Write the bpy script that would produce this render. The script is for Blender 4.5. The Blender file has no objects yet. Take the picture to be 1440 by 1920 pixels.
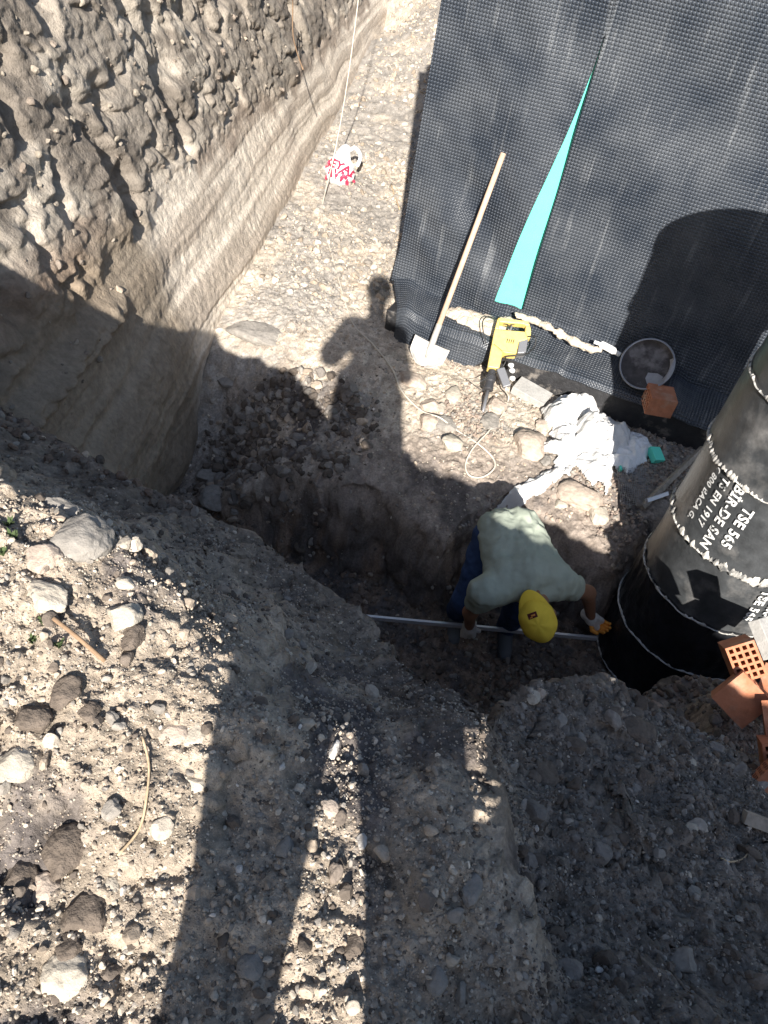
import bpy, math, random
import numpy as np
from mathutils import Vector, Matrix
rng = np.random.default_rng(7)
random.seed(7)
SC = bpy.context.scene
COL = SC.collection
# ------------------------------------------------------------------ camera
F_PX, CX, CY = 1442., 720., 960.
CAM = np.array([0., 0., 2.85])
def _cv(px, py): return np.array([px-CX, -(py-CY), -F_PX])
_n = _cv(420, 2450); _n /= np.linalg.norm(_n); _U = -_n
_f = np.array([0, 0, -1.]); _Y = _f-_f.dot(_U)*_U; _Y /= np.linalg.norm(_Y); _X = np.cross(_Y, _U)
ROT = np.array([_X, _Y, _U])
def ray(px, py):
    d = ROT @ _cv(px, py); return d/np.linalg.norm(d)
def at(px, py, z):
    d = ray(px, py); return CAM+d*(z-CAM[2])/d[2]
cam_data = bpy.data.cameras.new('camera'); cam = bpy.data.objects.new('camera', cam_data); COL.objects.link(cam)
m4 = Matrix(((ROT[0][0], ROT[0][1], ROT[0][2], 0), (ROT[1][0], ROT[1][1], ROT[1][2], 0), (ROT[2][0], ROT[2][1], ROT[2][2], CAM[2]), (0, 0, 0, 1)))
cam.matrix_world = m4
cam_data.sensor_fit = 'VERTICAL'; cam_data.sensor_height = 36; cam_data.lens = 36*F_PX/1920
cam_data.clip_start = .05; cam_data.clip_end = 300
SC.camera = cam
# ------------------------------------------------------------------ light
SUN = -ray(700, 580)                      # direction towards the sun
w = bpy.data.worlds.new('World'); SC.world = w; w.use_nodes = True
nt = w.node_tree; bg = nt.nodes['Background']; sky = nt.nodes.new('ShaderNodeTexSky')
sky.sky_type = 'NISHITA'; sky.sun_disc = False
sky.sun_elevation = math.asin(SUN[2]); sky.sun_rotation = math.atan2(SUN[0], SUN[1])
nt.links.new(sky.outputs[0], bg.inputs[0]); bg.inputs[1].default_value = .07
sl = bpy.data.lights.new('sun', 'SUN'); sl.energy = 4.6; sl.angle = math.radians(.55); sl.color = (1, .945, .87)
so = bpy.data.objects.new('sun', sl); COL.objects.link(so)
so.rotation_euler = Vector(SUN).to_track_quat('Z', 'Y').to_euler(); so.location = (0, -6, 8)
SC.view_settings.view_transform = 'Standard'; SC.view_settings.look = 'None'
SC.view_settings.exposure = 1.38; SC.view_settings.gamma = 1
SC.render.resolution_x = 768; SC.render.resolution_y = 1024
SC.render.engine = 'CYCLES'

# ------------------------------------------------------------------ noise
def _h(ix, iy, iz, s):
    n = (ix.astype(np.int64)*374761393+iy.astype(np.int64)*668265263+iz.astype(np.int64)*2147483647+s*1274126177) & 0xffffffff
    n = ((n ^ (n >> 13))*1274126177) & 0xffffffff
    n = ((n ^ (n >> 16))*2246822519) & 0xffffffff
    return ((n ^ (n >> 15)) & 0xffffff)/float(0xffffff)
def vnoise(x, y, z=0., s=0):
    x, y, z = np.broadcast_arrays(x, y, z); x = x.astype(float)
    ix, iy, iz = np.floor(x), np.floor(y), np.floor(z)
    fx, fy, fz = x-ix, y-iy, z-iz
    fx, fy, fz = [t*t*t*(t*(t*6-15)+10) for t in (fx, fy, fz)]
    r = 0
    for a in (0, 1):
        for b in (0, 1):
            for c in (0, 1):
                wgt = (fx if a else 1-fx)*(fy if b else 1-fy)*(fz if c else 1-fz)
                r = r+wgt*_h(ix+a, iy+b, iz+c, s)
    return r*2-1
def fbm(x, y, z=0., o=4, s=0, g=.5, l=2.03):
    r = 0; a = 1; f = 1; t = 0
    for i in range(o):
        r = r+a*vnoise(np.asarray(x)*f, np.asarray(y)*f, np.asarray(z)*f, s+i*17); t += a; a *= g; f *= l
    return r/t
def worley(x, y, s=0):                    # F1 distance and the cell's random tone
    ix, iy = np.floor(x), np.floor(y); d1 = np.full(x.shape, 9.); tone = np.zeros(x.shape)
    for a in (-1, 0, 1):
        for b in (-1, 0, 1):
            cx, cy = ix+a, iy+b; z = np.zeros_like(cx)
            px = cx+_h(cx, cy, z, s); py = cy+_h(cx, cy, z, s+5)
            d = np.hypot(x-px, y-py); m = d < d1
            tone = np.where(m, _h(cx, cy, z, s+9), tone); d1 = np.where(m, d, d1)
    return d1, tone
def sstep(a, b, x):
    t = np.clip((np.asarray(x, float)-a)/(b-a), 0, 1); return t*t*(3-2*t)

# ------------------------------------------------------------------ mesh helpers
def link(o, parent=None):
    COL.objects.link(o)
    if parent is not None: o.parent = parent
    return o
def np_mesh(name, V, Fq, mat, parent=None, smooth=True, attrs=None, uv=None):
    V = np.asarray(V, np.float32); Fq = np.asarray(Fq, np.int32); k = Fq.shape[1]
    me = bpy.data.meshes.new(name); me.vertices.add(len(V)); me.vertices.foreach_set('co', V.ravel())
    me.loops.add(Fq.size); me.loops.foreach_set('vertex_index', Fq.ravel())
    me.polygons.add(len(Fq)); me.polygons.foreach_set('loop_start', np.arange(len(Fq), dtype=np.int32)*k)
    me.polygons.foreach_set('loop_total', np.full(len(Fq), k, np.int32))
    me.update(calc_edges=True)
    me.polygons.foreach_set('use_smooth', np.full(len(Fq), smooth, bool))
    for an, A in (attrs or {}).items():
        c = me.color_attributes.new(an, 'FLOAT_COLOR', 'POINT')
        c.data.foreach_set('color', np.c_[A, np.ones(len(A))].astype(np.float32).ravel())
    if uv is not None:
        l = me.uv_layers.new(name='UVMap'); l.data.foreach_set('uv', np.asarray(uv, np.float32)[Fq.ravel()].ravel())
    me.materials.append(mat); me.update()
    return link(bpy.data.objects.new(name, me), parent)
def py_mesh(name, V, Fs, mat, parent=None, smooth=False, bevel=0):
    me = bpy.data.meshes.new(name); me.from_pydata([tuple(map(float, v)) for v in V], [], [tuple(f) for f in Fs]); me.update()
    for p in me.polygons: p.use_smooth = smooth
    me.materials.append(mat); o = link(bpy.data.objects.new(name, me), parent)
    if bevel:
        b = o.modifiers.new('bevel', 'BEVEL'); b.width = bevel; b.segments = 2; b.limit_method = 'ANGLE'
    return o
def grid_faces(nu, nv, wrap=False):
    i = np.arange(nu-1)[:, None]*nv; j = np.arange(nv if wrap else nv-1)[None]
    a = i+j; b = i+(j+1) % nv
    return np.stack([a, b, b+nv, a+nv], -1).reshape(-1, 4)
class MB:
    def __init__(s): s.v = []; s.f = []
    def add(s, V, Fs):
        n = len(s.v); s.v += [tuple(v) for v in V]; s.f += [tuple(i+n for i in f) for f in Fs]
    def box(s, c, sz, R=None):
        R = np.eye(3) if R is None else R; c = np.array(c)
        V = [c+R @ (np.array(q)*np.array(sz)/2) for q in ((-1,-1,-1),(1,-1,-1),(1,1,-1),(-1,1,-1),(-1,-1,1),(1,-1,1),(1,1,1),(-1,1,1))]
        s.add(V, [(0,3,2,1),(4,5,6,7),(0,1,5,4),(1,2,6,5),(2,3,7,6),(3,0,4,7)])
    def tube(s, pts, rs, n=10, caps=True):
        pts = [np.array(p, float) for p in pts]; rs = [rs]*len(pts) if np.isscalar(rs) else rs; V = []
        up = np.array([0, 0, 1.]); prev = None
        for i, p in enumerate(pts):
            t = pts[min(i+1, len(pts)-1)]-pts[max(i-1, 0)]; t /= max(np.linalg.norm(t), 1e-9)
            if prev is None:
                a = np.cross(t, up)
                if np.linalg.norm(a) < .1: a = np.cross(t, [1, 0, 0])
            else: a = prev-t*prev.dot(t)
            a /= np.linalg.norm(a); b = np.cross(t, a); prev = a
            for k in range(n):
                q = 2*math.pi*k/n; V.append(p+rs[i]*(math.cos(q)*a+math.sin(q)*b))
        Fs = [(i*n+k, i*n+(k+1) % n, (i+1)*n+(k+1) % n, (i+1)*n+k) for i in range(len(pts)-1) for k in range(n)]
        if caps: Fs += [tuple(range(n-1, -1, -1)), tuple((len(pts)-1)*n+k for k in range(n))]
        s.add(V, Fs)
    def build(s, name, mat, parent=None, smooth=False, bevel=0): return py_mesh(name, s.v, s.f, mat, parent, smooth, bevel)
def spline(P, n=8):
    P = [np.array(p, float) for p in P]; Q = [2*P[0]-P[1]]+P+[2*P[-1]-P[-2]]; out = []
    for i in range(1, len(Q)-2):
        for k in range(n):
            t = k/n; a, b, c, d = Q[i-1:i+3]
            out.append(.5*((2*b)+(c-a)*t+(2*a-5*b+4*c-d)*t*t+(-a+3*b-3*c+d)*t**3))
    return out+[P[-1]]
def tag(o, label=None, cat=None, group=None, kind=None):
    if label: o['label'] = label
    if cat: o['category'] = cat
    if group: o['group'] = group
    if kind: o['kind'] = kind
    return o
def empty(name, loc, label, cat, group=None):
    o = bpy.data.objects.new(name, None); COL.objects.link(o); o.location = [float(c) for c in loc]; o.empty_display_size = .1
    return tag(o, label, cat, group)
def keep(o, parent):                       # parent a mesh made in world coordinates
    o.parent = parent; o.matrix_parent_inverse = Matrix.Translation(parent.location).inverted(); return o

# ------------------------------------------------------------------ implicit surfaces (smooth bodies, cloth, rocks)
def sdf_eval(prims, P, k):
    D = None
    for p in prims:
        if p[0] == 'C':
            a, b, ra, rb = np.array(p[1], float), np.array(p[2], float), p[3], p[4]
            ab = b-a; t = np.clip(((P-a) @ ab)/max(ab @ ab, 1e-9), 0, 1)
            d = np.linalg.norm(P-a-t[..., None]*ab, axis=-1)-(ra+(rb-ra)*t)
        else:
            c, r = np.array(p[1], float), np.array(p[2], float); Q = P-c
            if len(p) > 3 and p[3] is not None: Q = Q @ np.array(p[3])
            q = np.linalg.norm(Q/r, axis=-1); g = np.linalg.norm(Q/(r*r), axis=-1)+1e-9
            d = q*(q-1)/g
        if D is None: D = d
        else:
            h = np.clip(.5+.5*(D-d)/k, 0, 1); D = D*(1-h)+d*h-k*h*(1-h)
    return D
def surf_nets(fun, lo, hi, res):
    lo = np.array(lo, float); hi = np.array(hi, float); n = np.ceil((hi-lo)/res).astype(int)+1
    ax = [lo[i]+np.arange(n[i])*res for i in range(3)]
    G = np.stack(np.meshgrid(*ax, indexing='ij'), -1); D = fun(G); S = D < 0
    cs = tuple(k-1 for k in n); cnt = np.zeros(cs); acc = np.zeros(cs+(3,))
    offs = [(a, b, c) for a in (0, 1) for b in (0, 1) for c in (0, 1)]
    sl_ = lambda o: tuple(slice(o[i], o[i]+cs[i]) for i in range(3))
    for i, o1 in enumerate(offs):
        for o2 in offs[i+1:]:
            if sum(abs(a-b) for a, b in zip(o1, o2)) != 1: continue
            d1, d2 = D[sl_(o1)], D[sl_(o2)]; m = (d1 < 0) != (d2 < 0)
            t = np.where(m, d1/np.where(m, d1-d2, 1), 0)
            for q in range(3): acc[..., q] += np.where(m, o1[q]+t*(o2[q]-o1[q]), 0)
            cnt += m
    act = cnt > 0; idx = -np.ones(cs, int); idx[act] = np.arange(act.sum())
    V = np.argwhere(act)+acc[act]/cnt[act][:, None]; V = lo+V*res
    Fs = []
    for axn in range(3):
        u, v = [(1, 2), (2, 0), (0, 1)][axn]
        s1 = [slice(1, cs[i]) for i in range(3)]; s1[axn] = slice(0, cs[axn])
        s2 = list(s1); s2[axn] = slice(1, cs[axn]+1)
        A, B = S[tuple(s1)], S[tuple(s2)]; m = A != B; I = np.argwhere(m)
        base = I.copy()
        for q in range(3):
            if q != axn: base[:, q] += 1
        def g(du, dv):
            J = base.copy(); J[:, u] -= du; J[:, v] -= dv; return idx[J[:, 0], J[:, 1], J[:, 2]]
        q = np.stack([g(1, 1), g(0, 1), g(0, 0), g(1, 0)], -1); fl = B[m]; q[fl] = q[fl][:, ::-1]; Fs.append(q)
    return V, np.concatenate(Fs)
def blob(name, prims, mat, parent=None, res=.01, k=.03, pad=.03, warp=None, post=None, keepto=None):
    pts = []
    for p in prims:
        if p[0] == 'C': pts += [np.array(p[1])-p[3], np.array(p[1])+p[3], np.array(p[2])-p[4], np.array(p[2])+p[4]]
        else: r = max(p[2]); pts += [np.array(p[1])-r, np.array(p[1])+r]
    lo = np.min(pts, 0)-pad; hi = np.max(pts, 0)+pad
    fun = lambda G: sdf_eval(prims, G, k)+(warp(G) if warp else 0)
    V, Fq = surf_nets(fun, lo, hi, res)
    if post: V = post(V)
    o = np_mesh(name, V, Fq, mat)
    if keepto is not None: keep(o, keepto)
    elif parent is not None: o.parent = parent
    return o

# ------------------------------------------------------------------ materials
def mat(name, col, rough=.8, spec=.3, bump=0., bscale=40., var=.0, vscale=8., metal=0., attr=None, det=6, col2=None, thr=None, coat=0, trans=0, bump2=None, sss=0):
    m = bpy.data.materials.new(name); m.use_nodes = True; N = m.node_tree.nodes; L = m.node_tree.links; b = N['Principled BSDF']
    b.inputs['Roughness'].default_value = rough; b.inputs['Specular IOR Level'].default_value = spec; b.inputs['Metallic'].default_value = metal
    b.inputs['Coat Weight'].default_value = coat
    if trans: b.inputs['Transmission Weight'].default_value = trans
    tc = N.new('ShaderNodeTexCoord'); out = None
    def noise(sc, d=det, r=.6):
        n = N.new('ShaderNodeTexNoise'); n.inputs['Scale'].default_value = sc; n.inputs['Detail'].default_value = d; n.inputs['Roughness'].default_value = r
        L.new(tc.outputs['Object'], n.inputs['Vector']); return n.outputs['Fac']
    if attr:
        a = N.new('ShaderNodeVertexColor'); a.layer_name = attr; out = a.outputs['Color']
    else:
        a = N.new('ShaderNodeRGB'); a.outputs[0].default_value = (*col, 1); out = a.outputs[0]
    if col2:
        mx = N.new('ShaderNodeMix'); mx.data_type = 'RGBA'; rp = N.new('ShaderNodeMapRange')
        rp.inputs['From Min'].default_value, rp.inputs['From Max'].default_value = thr or (.45, .6)
        L.new(noise(vscale), rp.inputs['Value']); L.new(rp.outputs[0], mx.inputs['Factor']); L.new(out, mx.inputs['A']); mx.inputs['B'].default_value = (*col2, 1); out = mx.outputs['Result']
    if var:
        mp = N.new('ShaderNodeMapRange'); mp.inputs['From Min'].default_value = .25; mp.inputs['From Max'].default_value = .75
        mp.inputs['To Min'].default_value = 1-var; mp.inputs['To Max'].default_value = 1+var
        L.new(noise(vscale*2.7), mp.inputs['Value'])
        mm = N.new('ShaderNodeVectorMath'); mm.operation = 'SCALE'; L.new(out, mm.inputs[0]); L.new(mp.outputs[0], mm.inputs['Scale']); out = mm.outputs[0]
    L.new(out, b.inputs['Base Color'])
    if bump:
        bp = N.new('ShaderNodeBump'); bp.inputs['Strength'].default_value = 1; bp.inputs['Distance'].default_value = bump
        L.new(noise(bscale, 8, .65), bp.inputs['Height']); nrm = bp.outputs[0]
        if bump2:
            b2 = N.new('ShaderNodeBump'); b2.inputs['Distance'].default_value = bump2[0]; L.new(noise(bump2[1], 5), b2.inputs['Height']); L.new(nrm, b2.inputs['Normal']); nrm = b2.outputs[0]
        L.new(nrm, b.inputs['Normal'])
    return m
M = {}
M['soil'] = mat('soil', (.3, .25, .2), .95, .15, bump=.012, bscale=28, var=.35, vscale=30, attr='Col', bump2=(.004, 160))
M['cliff'] = mat('cut_soil', (.3, .25, .2), .95, .15, bump=.014, bscale=26, var=.22, vscale=14, attr='Col', bump2=(.005, 85))
M['soil_pale'] = mat('pale_soil', (.52, .45, .36), .95, .15, bump=.012, bscale=60, var=.25, vscale=30)
M['stone'] = mat('stone', (.3, .28, .26), .9, .2, bump=.003, bscale=90, var=.25, vscale=30, attr='Col')
M['rock_pale'] = mat('pale_rock', (.41, .365, .30), .9, .2, bump=.006, bscale=50, var=.25, vscale=12)
M['rock_tan'] = mat('tan_rock', (.40, .33, .27), .9, .2, bump=.007, bscale=50, var=.3, vscale=12)
M['rock_grey'] = mat('grey_rock', (.25, .23, .205), .9, .2, bump=.007, bscale=50, var=.3, vscale=12)
M['rock_dark'] = mat('dark_clod', (.145, .118, .096), .95, .15, bump=.012, bscale=45, var=.35, vscale=14)
M['concrete'] = mat('concrete', (.36, .35, .33), .9, .2, bump=.004, bscale=60, var=.2, vscale=6)
M['bitumen'] = mat('bitumen_coat', (.045, .048, .051), .40, .6, bump=.007, bscale=7, var=.45, vscale=5, col2=(.16, .155, .15), thr=(.52, .72))
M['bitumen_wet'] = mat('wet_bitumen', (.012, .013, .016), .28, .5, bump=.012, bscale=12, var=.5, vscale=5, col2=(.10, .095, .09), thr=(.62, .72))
M['foot_black'] = mat('footing_bitumen', (.02, .02, .022), .55, .5, bump=.01, bscale=20, var=.4, vscale=8, col2=(.2, .18, .16), thr=(.56, .7))
M['xps'] = mat('green_foam', (.14, .76, .58), .7, .3, bump=.001, bscale=200, var=.05, vscale=5)
M['wood'] = mat('shaft_wood', (.50, .35, .25), .7, .3, bump=.001, bscale=60, var=.2, vscale=12)
M['plank'] = mat('old_wood', (.33, .29, .24), .85, .2, bump=.003, bscale=60, var=.35, vscale=12)
M['steel'] = mat('dirty_steel', (.42, .40, .37), .5, .5, bump=.002, bscale=60, var=.3, vscale=10, metal=.25)
M['dark_metal'] = mat('dark_metal', (.07, .07, .075), .4, .5, bump=.001, bscale=60, metal=.5)
M['grey_metal'] = mat('grey_metal', (.3, .3, .31), .4, .5, bump=.001, bscale=60, metal=.6)
M['yellow'] = mat('yellow_plastic', (.66, .50, .16), .45, .5, bump=.001, bscale=60, var=.2, vscale=12, col2=(.45, .33, .15), thr=(.58, .8))
M['black'] = mat('black_rubber', (.02, .02, .02), .5, .4)
M['cable'] = mat('cable_sheath', (.55, .50, .42), .6, .3)
M['sack'] = mat('sack_cloth', (.64, .63, .61), .8, .25, bump=.010, bscale=11, var=.06, vscale=10, col2=(.66, .55, .42), thr=(.66, .76))
M['plastic_bag'] = mat('bag_plastic', (.78, .79, .80), .35, .5, bump=.015, bscale=9)
M['red'] = mat('red_print', (.45, .03, .07), .5, .3)
M['brick'] = mat('brick_clay', (.44, .18, .10), .92, .2, bump=.0025, bscale=70, var=.22, vscale=9, col2=(.42, .29, .21), thr=(.52, .75))
M['white'] = mat('white_paint', (.78, .78, .76), .7, .3, bump=.002, bscale=80, var=.15, vscale=30)
M['stencil'] = mat('stencil_paint', (.72, .72, .70), .8, .2, col2=(.07, .073, .075), vscale=34, thr=(.55, .62))
M['torn'] = mat('torn_edge', (.50, .48, .44), .9, .2, bump=.006, bscale=80, var=.5, vscale=12, col2=(.10, .10, .10), thr=(.5, .62))
M['shirt'] = mat('shirt_cotton', (.33, .365, .30), .95, .1, bump=.004, bscale=14, var=.10, vscale=5, bump2=(.0006, 400), col2=(.27, .29, .235), thr=(.60, .80))
M['jeans'] = mat('jeans_denim', (.035, .06, .13), .9, .15, bump=.004, bscale=25, var=.25, vscale=14)
M['skin'] = mat('skin', (.26, .13, .075), .55, .4, bump=.001, bscale=90, var=.1, vscale=14)
M['cap'] = mat('cap_cotton', (.78, .55, .06), .85, .2, bump=.001, bscale=60, var=.06, vscale=12)
M['patch'] = mat('cap_patch', (.09, .02, .02), .8, .2)
M['orange'] = mat('orange_rubber', (.75, .30, .05), .6, .3, bump=.001, bscale=60)
M['glove'] = mat('glove_knit', (.60, .57, .52), .95, .1, bump=.003, bscale=120, var=.15, vscale=20)
M['boot'] = mat('boot_leather', (.10, .11, .12), .8, .3, bump=.002, bscale=60)
M['alu'] = mat('aluminium', (.66, .67, .70), .35, .5, metal=.5)
M['root'] = mat('root_bark', (.24, .16, .10), .9, .2, var=.3, vscale=30)
M['straw'] = mat('dry_stalk', (.45, .34, .22), .9, .2, var=.3, vscale=30)
M['grass'] = mat('weed_leaf', (.06, .085, .035), .8, .2, var=.3, vscale=30)
M['denim2'] = mat('dark_trousers', (.03, .035, .045), .9, .1)
M['hair'] = mat('black_hair', (.015, .012, .01), .7, .3)
M['film'] = mat('dried_film', (.34, .33, .33), .35, .5, bump=.001, bscale=40, var=.15, vscale=9)
M['lidin'] = mat('pan_inside', (.07, .062, .06), .6, .25, bump=.003, bscale=14, var=.4, vscale=9, col2=(.17, .155, .15), thr=(.5, .62))

def membrane_mat():
    m = bpy.data.materials.new('dimpled_sheet'); m.use_nodes = True; N = m.node_tree.nodes; L = m.node_tree.links; b = N['Principled BSDF']
    uv = N.new('ShaderNodeUVMap'); uv.uv_map = 'UVMap'
    sp = N.new('ShaderNodeSeparateXYZ'); L.new(uv.outputs[0], sp.inputs[0])
    def mth(op, a, v=None, c=None):
        n = N.new('ShaderNodeMath'); n.operation = op
        for i, q in enumerate((a, v, c)):
            if q is None: continue
            if isinstance(q, (int, float)): n.inputs[i].default_value = q
            else: L.new(q, n.inputs[i])
        return n.outputs[0]
    k = 2*math.pi/.0198
    su = mth('SINE', mth('MULTIPLY', sp.outputs[0], k)); sv = mth('SINE', mth('MULTIPLY', sp.outputs[1], k))
    h = mth('ADD', mth('MULTIPLY', mth('ADD', su, 1), .5), 0); h2 = mth('MULTIPLY', mth('ADD', sv, 1), .5)
    hh = mth('MULTIPLY', h, h2); hh = mth('MINIMUM', mth('MULTIPLY', hh, 1.6), 1.)
    bp = N.new('ShaderNodeBump'); bp.inputs['Distance'].default_value = .0065; L.new(hh, bp.inputs['Height']); L.new(bp.outputs[0], b.inputs['Normal'])
    mp = N.new('ShaderNodeMapping'); mp.inputs['Scale'].default_value = (14, 1.2, 1); L.new(uv.outputs[0], mp.inputs[0])
    n1 = N.new('ShaderNodeTexNoise'); n1.inputs['Scale'].default_value = 1; n1.inputs['Detail'].default_value = 7; n1.inputs['Roughness'].default_value = .7; L.new(mp.outputs[0], n1.inputs[0])
    n2 = N.new('ShaderNodeTexNoise'); n2.inputs['Scale'].default_value = 3.2; n2.inputs['Detail'].default_value = 6; L.new(uv.outputs[0], n2.inputs[0])
    r1 = N.new('ShaderNodeMapRange'); r1.inputs['From Min'].default_value = .56; r1.inputs['From Max'].default_value = .76; L.new(n1.outputs['Fac'], r1.inputs[0])
    r2 = N.new('ShaderNodeMapRange'); r2.inputs['From Min'].default_value = .35; r2.inputs['From Max'].default_value = .75; L.new(n2.outputs['Fac'], r2.inputs[0])
    d = mth('ADD', mth('MULTIPLY', r1.outputs[0], mth('ADD', r2.outputs[0], .25)), mth('MULTIPLY', r2.outputs[0], .30))
    d = mth('MINIMUM', mth('MULTIPLY', d, .8), .85)
    mx = N.new('ShaderNodeMix'); mx.data_type = 'RGBA'; L.new(d, mx.inputs['Factor']); mx.inputs['A'].default_value = (.022, .029, .041, 1); mx.inputs['B'].default_value = (.23, .24, .25, 1)
    L.new(mx.outputs['Result'], b.inputs['Base Color']); b.inputs['Roughness'].default_value = .36; b.inputs['Specular IOR Level'].default_value = .6
    return m
M['membrane'] = membrane_mat()

# ================================================================== TERRAIN
def tps(P):
    P = np.array(P, float); n = len(P); X = P[:, :2]
    r = np.linalg.norm(X[:, None]-X[None], axis=-1); K = r          # biharmonic-like, linear kernel: no overshoot
    A = np.zeros((n+3, n+3)); A[:n, :n] = K-np.eye(n)*.02; A[:n, n] = 1; A[:n, n+1:] = X; A[n, :n] = 1; A[n+1:, :n] = X.T
    W = np.linalg.solve(A, np.r_[P[:, 2], 0, 0, 0])
    def f(x, y):
        o = W[n]+W[n+1]*x+W[n+2]*y
        for i in range(n): o = o+W[i]*np.hypot(x-X[i, 0], y-X[i, 1])
        return o
    return f
def P3(px, py, z): return tuple(at(px, py, z))
F_pts = [(-1.3, 5, 0), (0, 5, 0), (1.5, 5, 0), (3, 4, 0), (-1.2, 7, .02), (0, 7, .0), (-1.2, 10, .12), (.5, 10, .3), (-1.3, 13, .1), (0, 13, 1.1), (2, 13, 1.4), (3, 8, 0), (-3, 5, 0), (-3, 10, 0),
         (-.9, 4.75, .05), (-.3, 4.4, .02), (.4, 4.2, 0), (1.2, 4., -.03), (1.8, 3.9, -.05), (2.6, 4, 0),
         P3(700, 760, -.05), P3(650, 740, -.03), P3(560, 720, -.08), P3(450, 660, -.1), P3(400, 650, -.1), P3(600, 830, -.16), P3(520, 780, -.25), P3(430, 760, -.38),
         P3(330, 760, -.45), P3(280, 800, -.55), P3(480, 850, -.4), P3(430, 900, -.62), P3(330, 900, -.7), P3(240, 880, -.7), P3(480, 885, -.26), P3(600, 890, -.14), P3(740, 850, -.08), P3(840, 1000, -.16), P3(900, 960, -.12), P3(1060, 1000, -.15), P3(850, 860, -.02), P3(1050, 900, -.03),
         (.1, 2.9, -.2), (.6, 2.7, -.25), (1.2, 2.8, -.2), (-.8, 2.8, -.4), (-2, 2.5, -.6), (-2, 1, -.6), (0, 2.2, -.2), (.8, 2.1, -.15), (.4, 1.5, .0), (1.5, 2.2, .1), (2.4, 2.6, -.1), (3.5, 2.5, -.1), (3.5, 1, .2), (0, 0, -.2), (2, 0, .2)]
Ff = tps(F_pts)
TR = np.array([P3(400, 860, -.3)[:2], P3(450, 880, -.2)[:2], P3(520, 880, -.2)[:2], P3(600, 893, -.15)[:2], P3(720, 935, -.15)[:2], P3(790, 985, -.17)[:2], P3(835, 1022, -.17)[:2], P3(880, 975, -.15)[:2], P3(950, 945, -.15)[:2], P3(1040, 1000, -.15)[:2], P3(1110, 1025, -.15)[:2], P3(1150, 1060, -.15)[:2],
               (1.75, 3.7), (2.5, 3.6), (2.6, 2.7), (2.1, 2.35), (1.5, 2.25), (.9, 1.95), (.45, 1.75), (-.3, 1.5), (-1.2, 1.7), (-1.7, 2.0), (-1.7, 3.1)])
def poly_sd(x, y, Q):
    d = np.full(x.shape, 1e9); ins = np.zeros(x.shape, bool); n = len(Q)
    for i in range(n):
        a, b = Q[i], Q[(i+1) % n]; ab = b-a; t = np.clip(((x-a[0])*ab[0]+(y-a[1])*ab[1])/(ab @ ab), 0, 1)
        d = np.minimum(d, np.hypot(x-a[0]-t*ab[0], y-a[1]-t*ab[1]))
        c = ((a[1] > y) != (b[1] > y)) & (x < (b[0]-a[0])*(y-a[1])/((b[1]-a[1]) if b[1] != a[1] else 1e-9)+a[0]); ins ^= c
    return np.where(ins, -d, d)
# the bank the photographer stands on: heights on top, and the line where it breaks off
B_pts = [(-3, 1.2, 2.9), (-3, -1, 1.9), (-2, 1.25, 2.35), (-1.7, 1.3, 2.02), (-1.5, 1.25, 1.86), (-2, 0, 1.8), (-2, -2, 1.6), (-1.15, 1.15, 1.80), (-.80, 1.05, 1.72), (-.53, 1.03, 1.68), (-.38, .93, 1.63), (-.27, .80, 1.59), (-.15, .72, 1.56), (-.62, 1.3, 1.31), (-.95, 1.42, 1.24), (-.38, 1.2, 1.30), (-1.2, 1.6, 1.24), (-.1, 1.0, 1.33), (-1, .5, 1.6), (-.5, .4, 1.54), (-.2, .4, 1.51), (0, .0, 1.5), (-.3, -.4, 1.5), (.2, -.4, 1.5), (0, -1.6, 1.5), (-1, -1, 1.55),
         (0, .6, 1.5), (.15, .9, 1.40), (.3, .9, 1.33), (.28, .5, 1.46), (.25, .1, 1.49),
         (-2.1, 2.3, 1.25), P3(0, 750, 1.05), P3(220, 880, 1.05), P3(350, 930, 1.05), P3(560, 1060, 1.05), P3(720, 1200, 1.05), (.16, 1.16, 1.15), (.27, 1.04, 1.22),
         (.5, 1.3, 1.08), (.5, 1.0, 1.18), (.5, .6, 1.30), (.5, .2, 1.40), (.8, 1.42, .97), (.9, 1.0, 1.12), (.9, .5, 1.28), (.9, 0, 1.40), (1.22, 1.38, .80), (1.36, 1.42, .60), (1.4, .9, .95), (1.5, .3, 1.15), (2.2, 1.4, .45), (1.6, 1.2, .62), (2.2, .3, 1.0),
         (1.5, 1.75, .33), (1.9, 1.9, .28), (1.5, 2.1, .25), (2.4, 2.2, .3), (3.5, 1.5, .4), (3.5, 0, .9), (3, -2, 1.3), (0, -3, 1.5), (-3, -3, 1.6)]
Bf = tps(B_pts)
_ep = [P3(*q, 1.06) for q in ((-120, 690), (0, 750), (120, 820), (220, 880), (350, 930), (480, 990), (560, 1060), (640, 1130), (720, 1200))]
EDX = np.array([-4, -2.3]+[q[0] for q in _ep]+[.16, .27, .345, .41, .5, .6, .8, .95, 1.15, 1.35, 1.5, 1.7, 2.1, 2.6, 5.])
EDY = np.array([2.9, 2.5]+[q[1] for q in _ep]+[1.17, 1.05, .98, 1.16, 1.27, 1.32, 1.42, 1.43, 1.42, 1.46, 1.95, 2.1, 2.2, 2.3, 2.4])
SHADE_MND_X = np.array([-.4, .17, .24, .5, .8, 1.35, 2., 3.]); SHADE_MND_Z = np.array([0, 0, 2.20, 2.22, 2.19, 2.03, 1.80, 1.6])  # unseen mound behind the camera, added to throw shade over the right side
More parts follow.
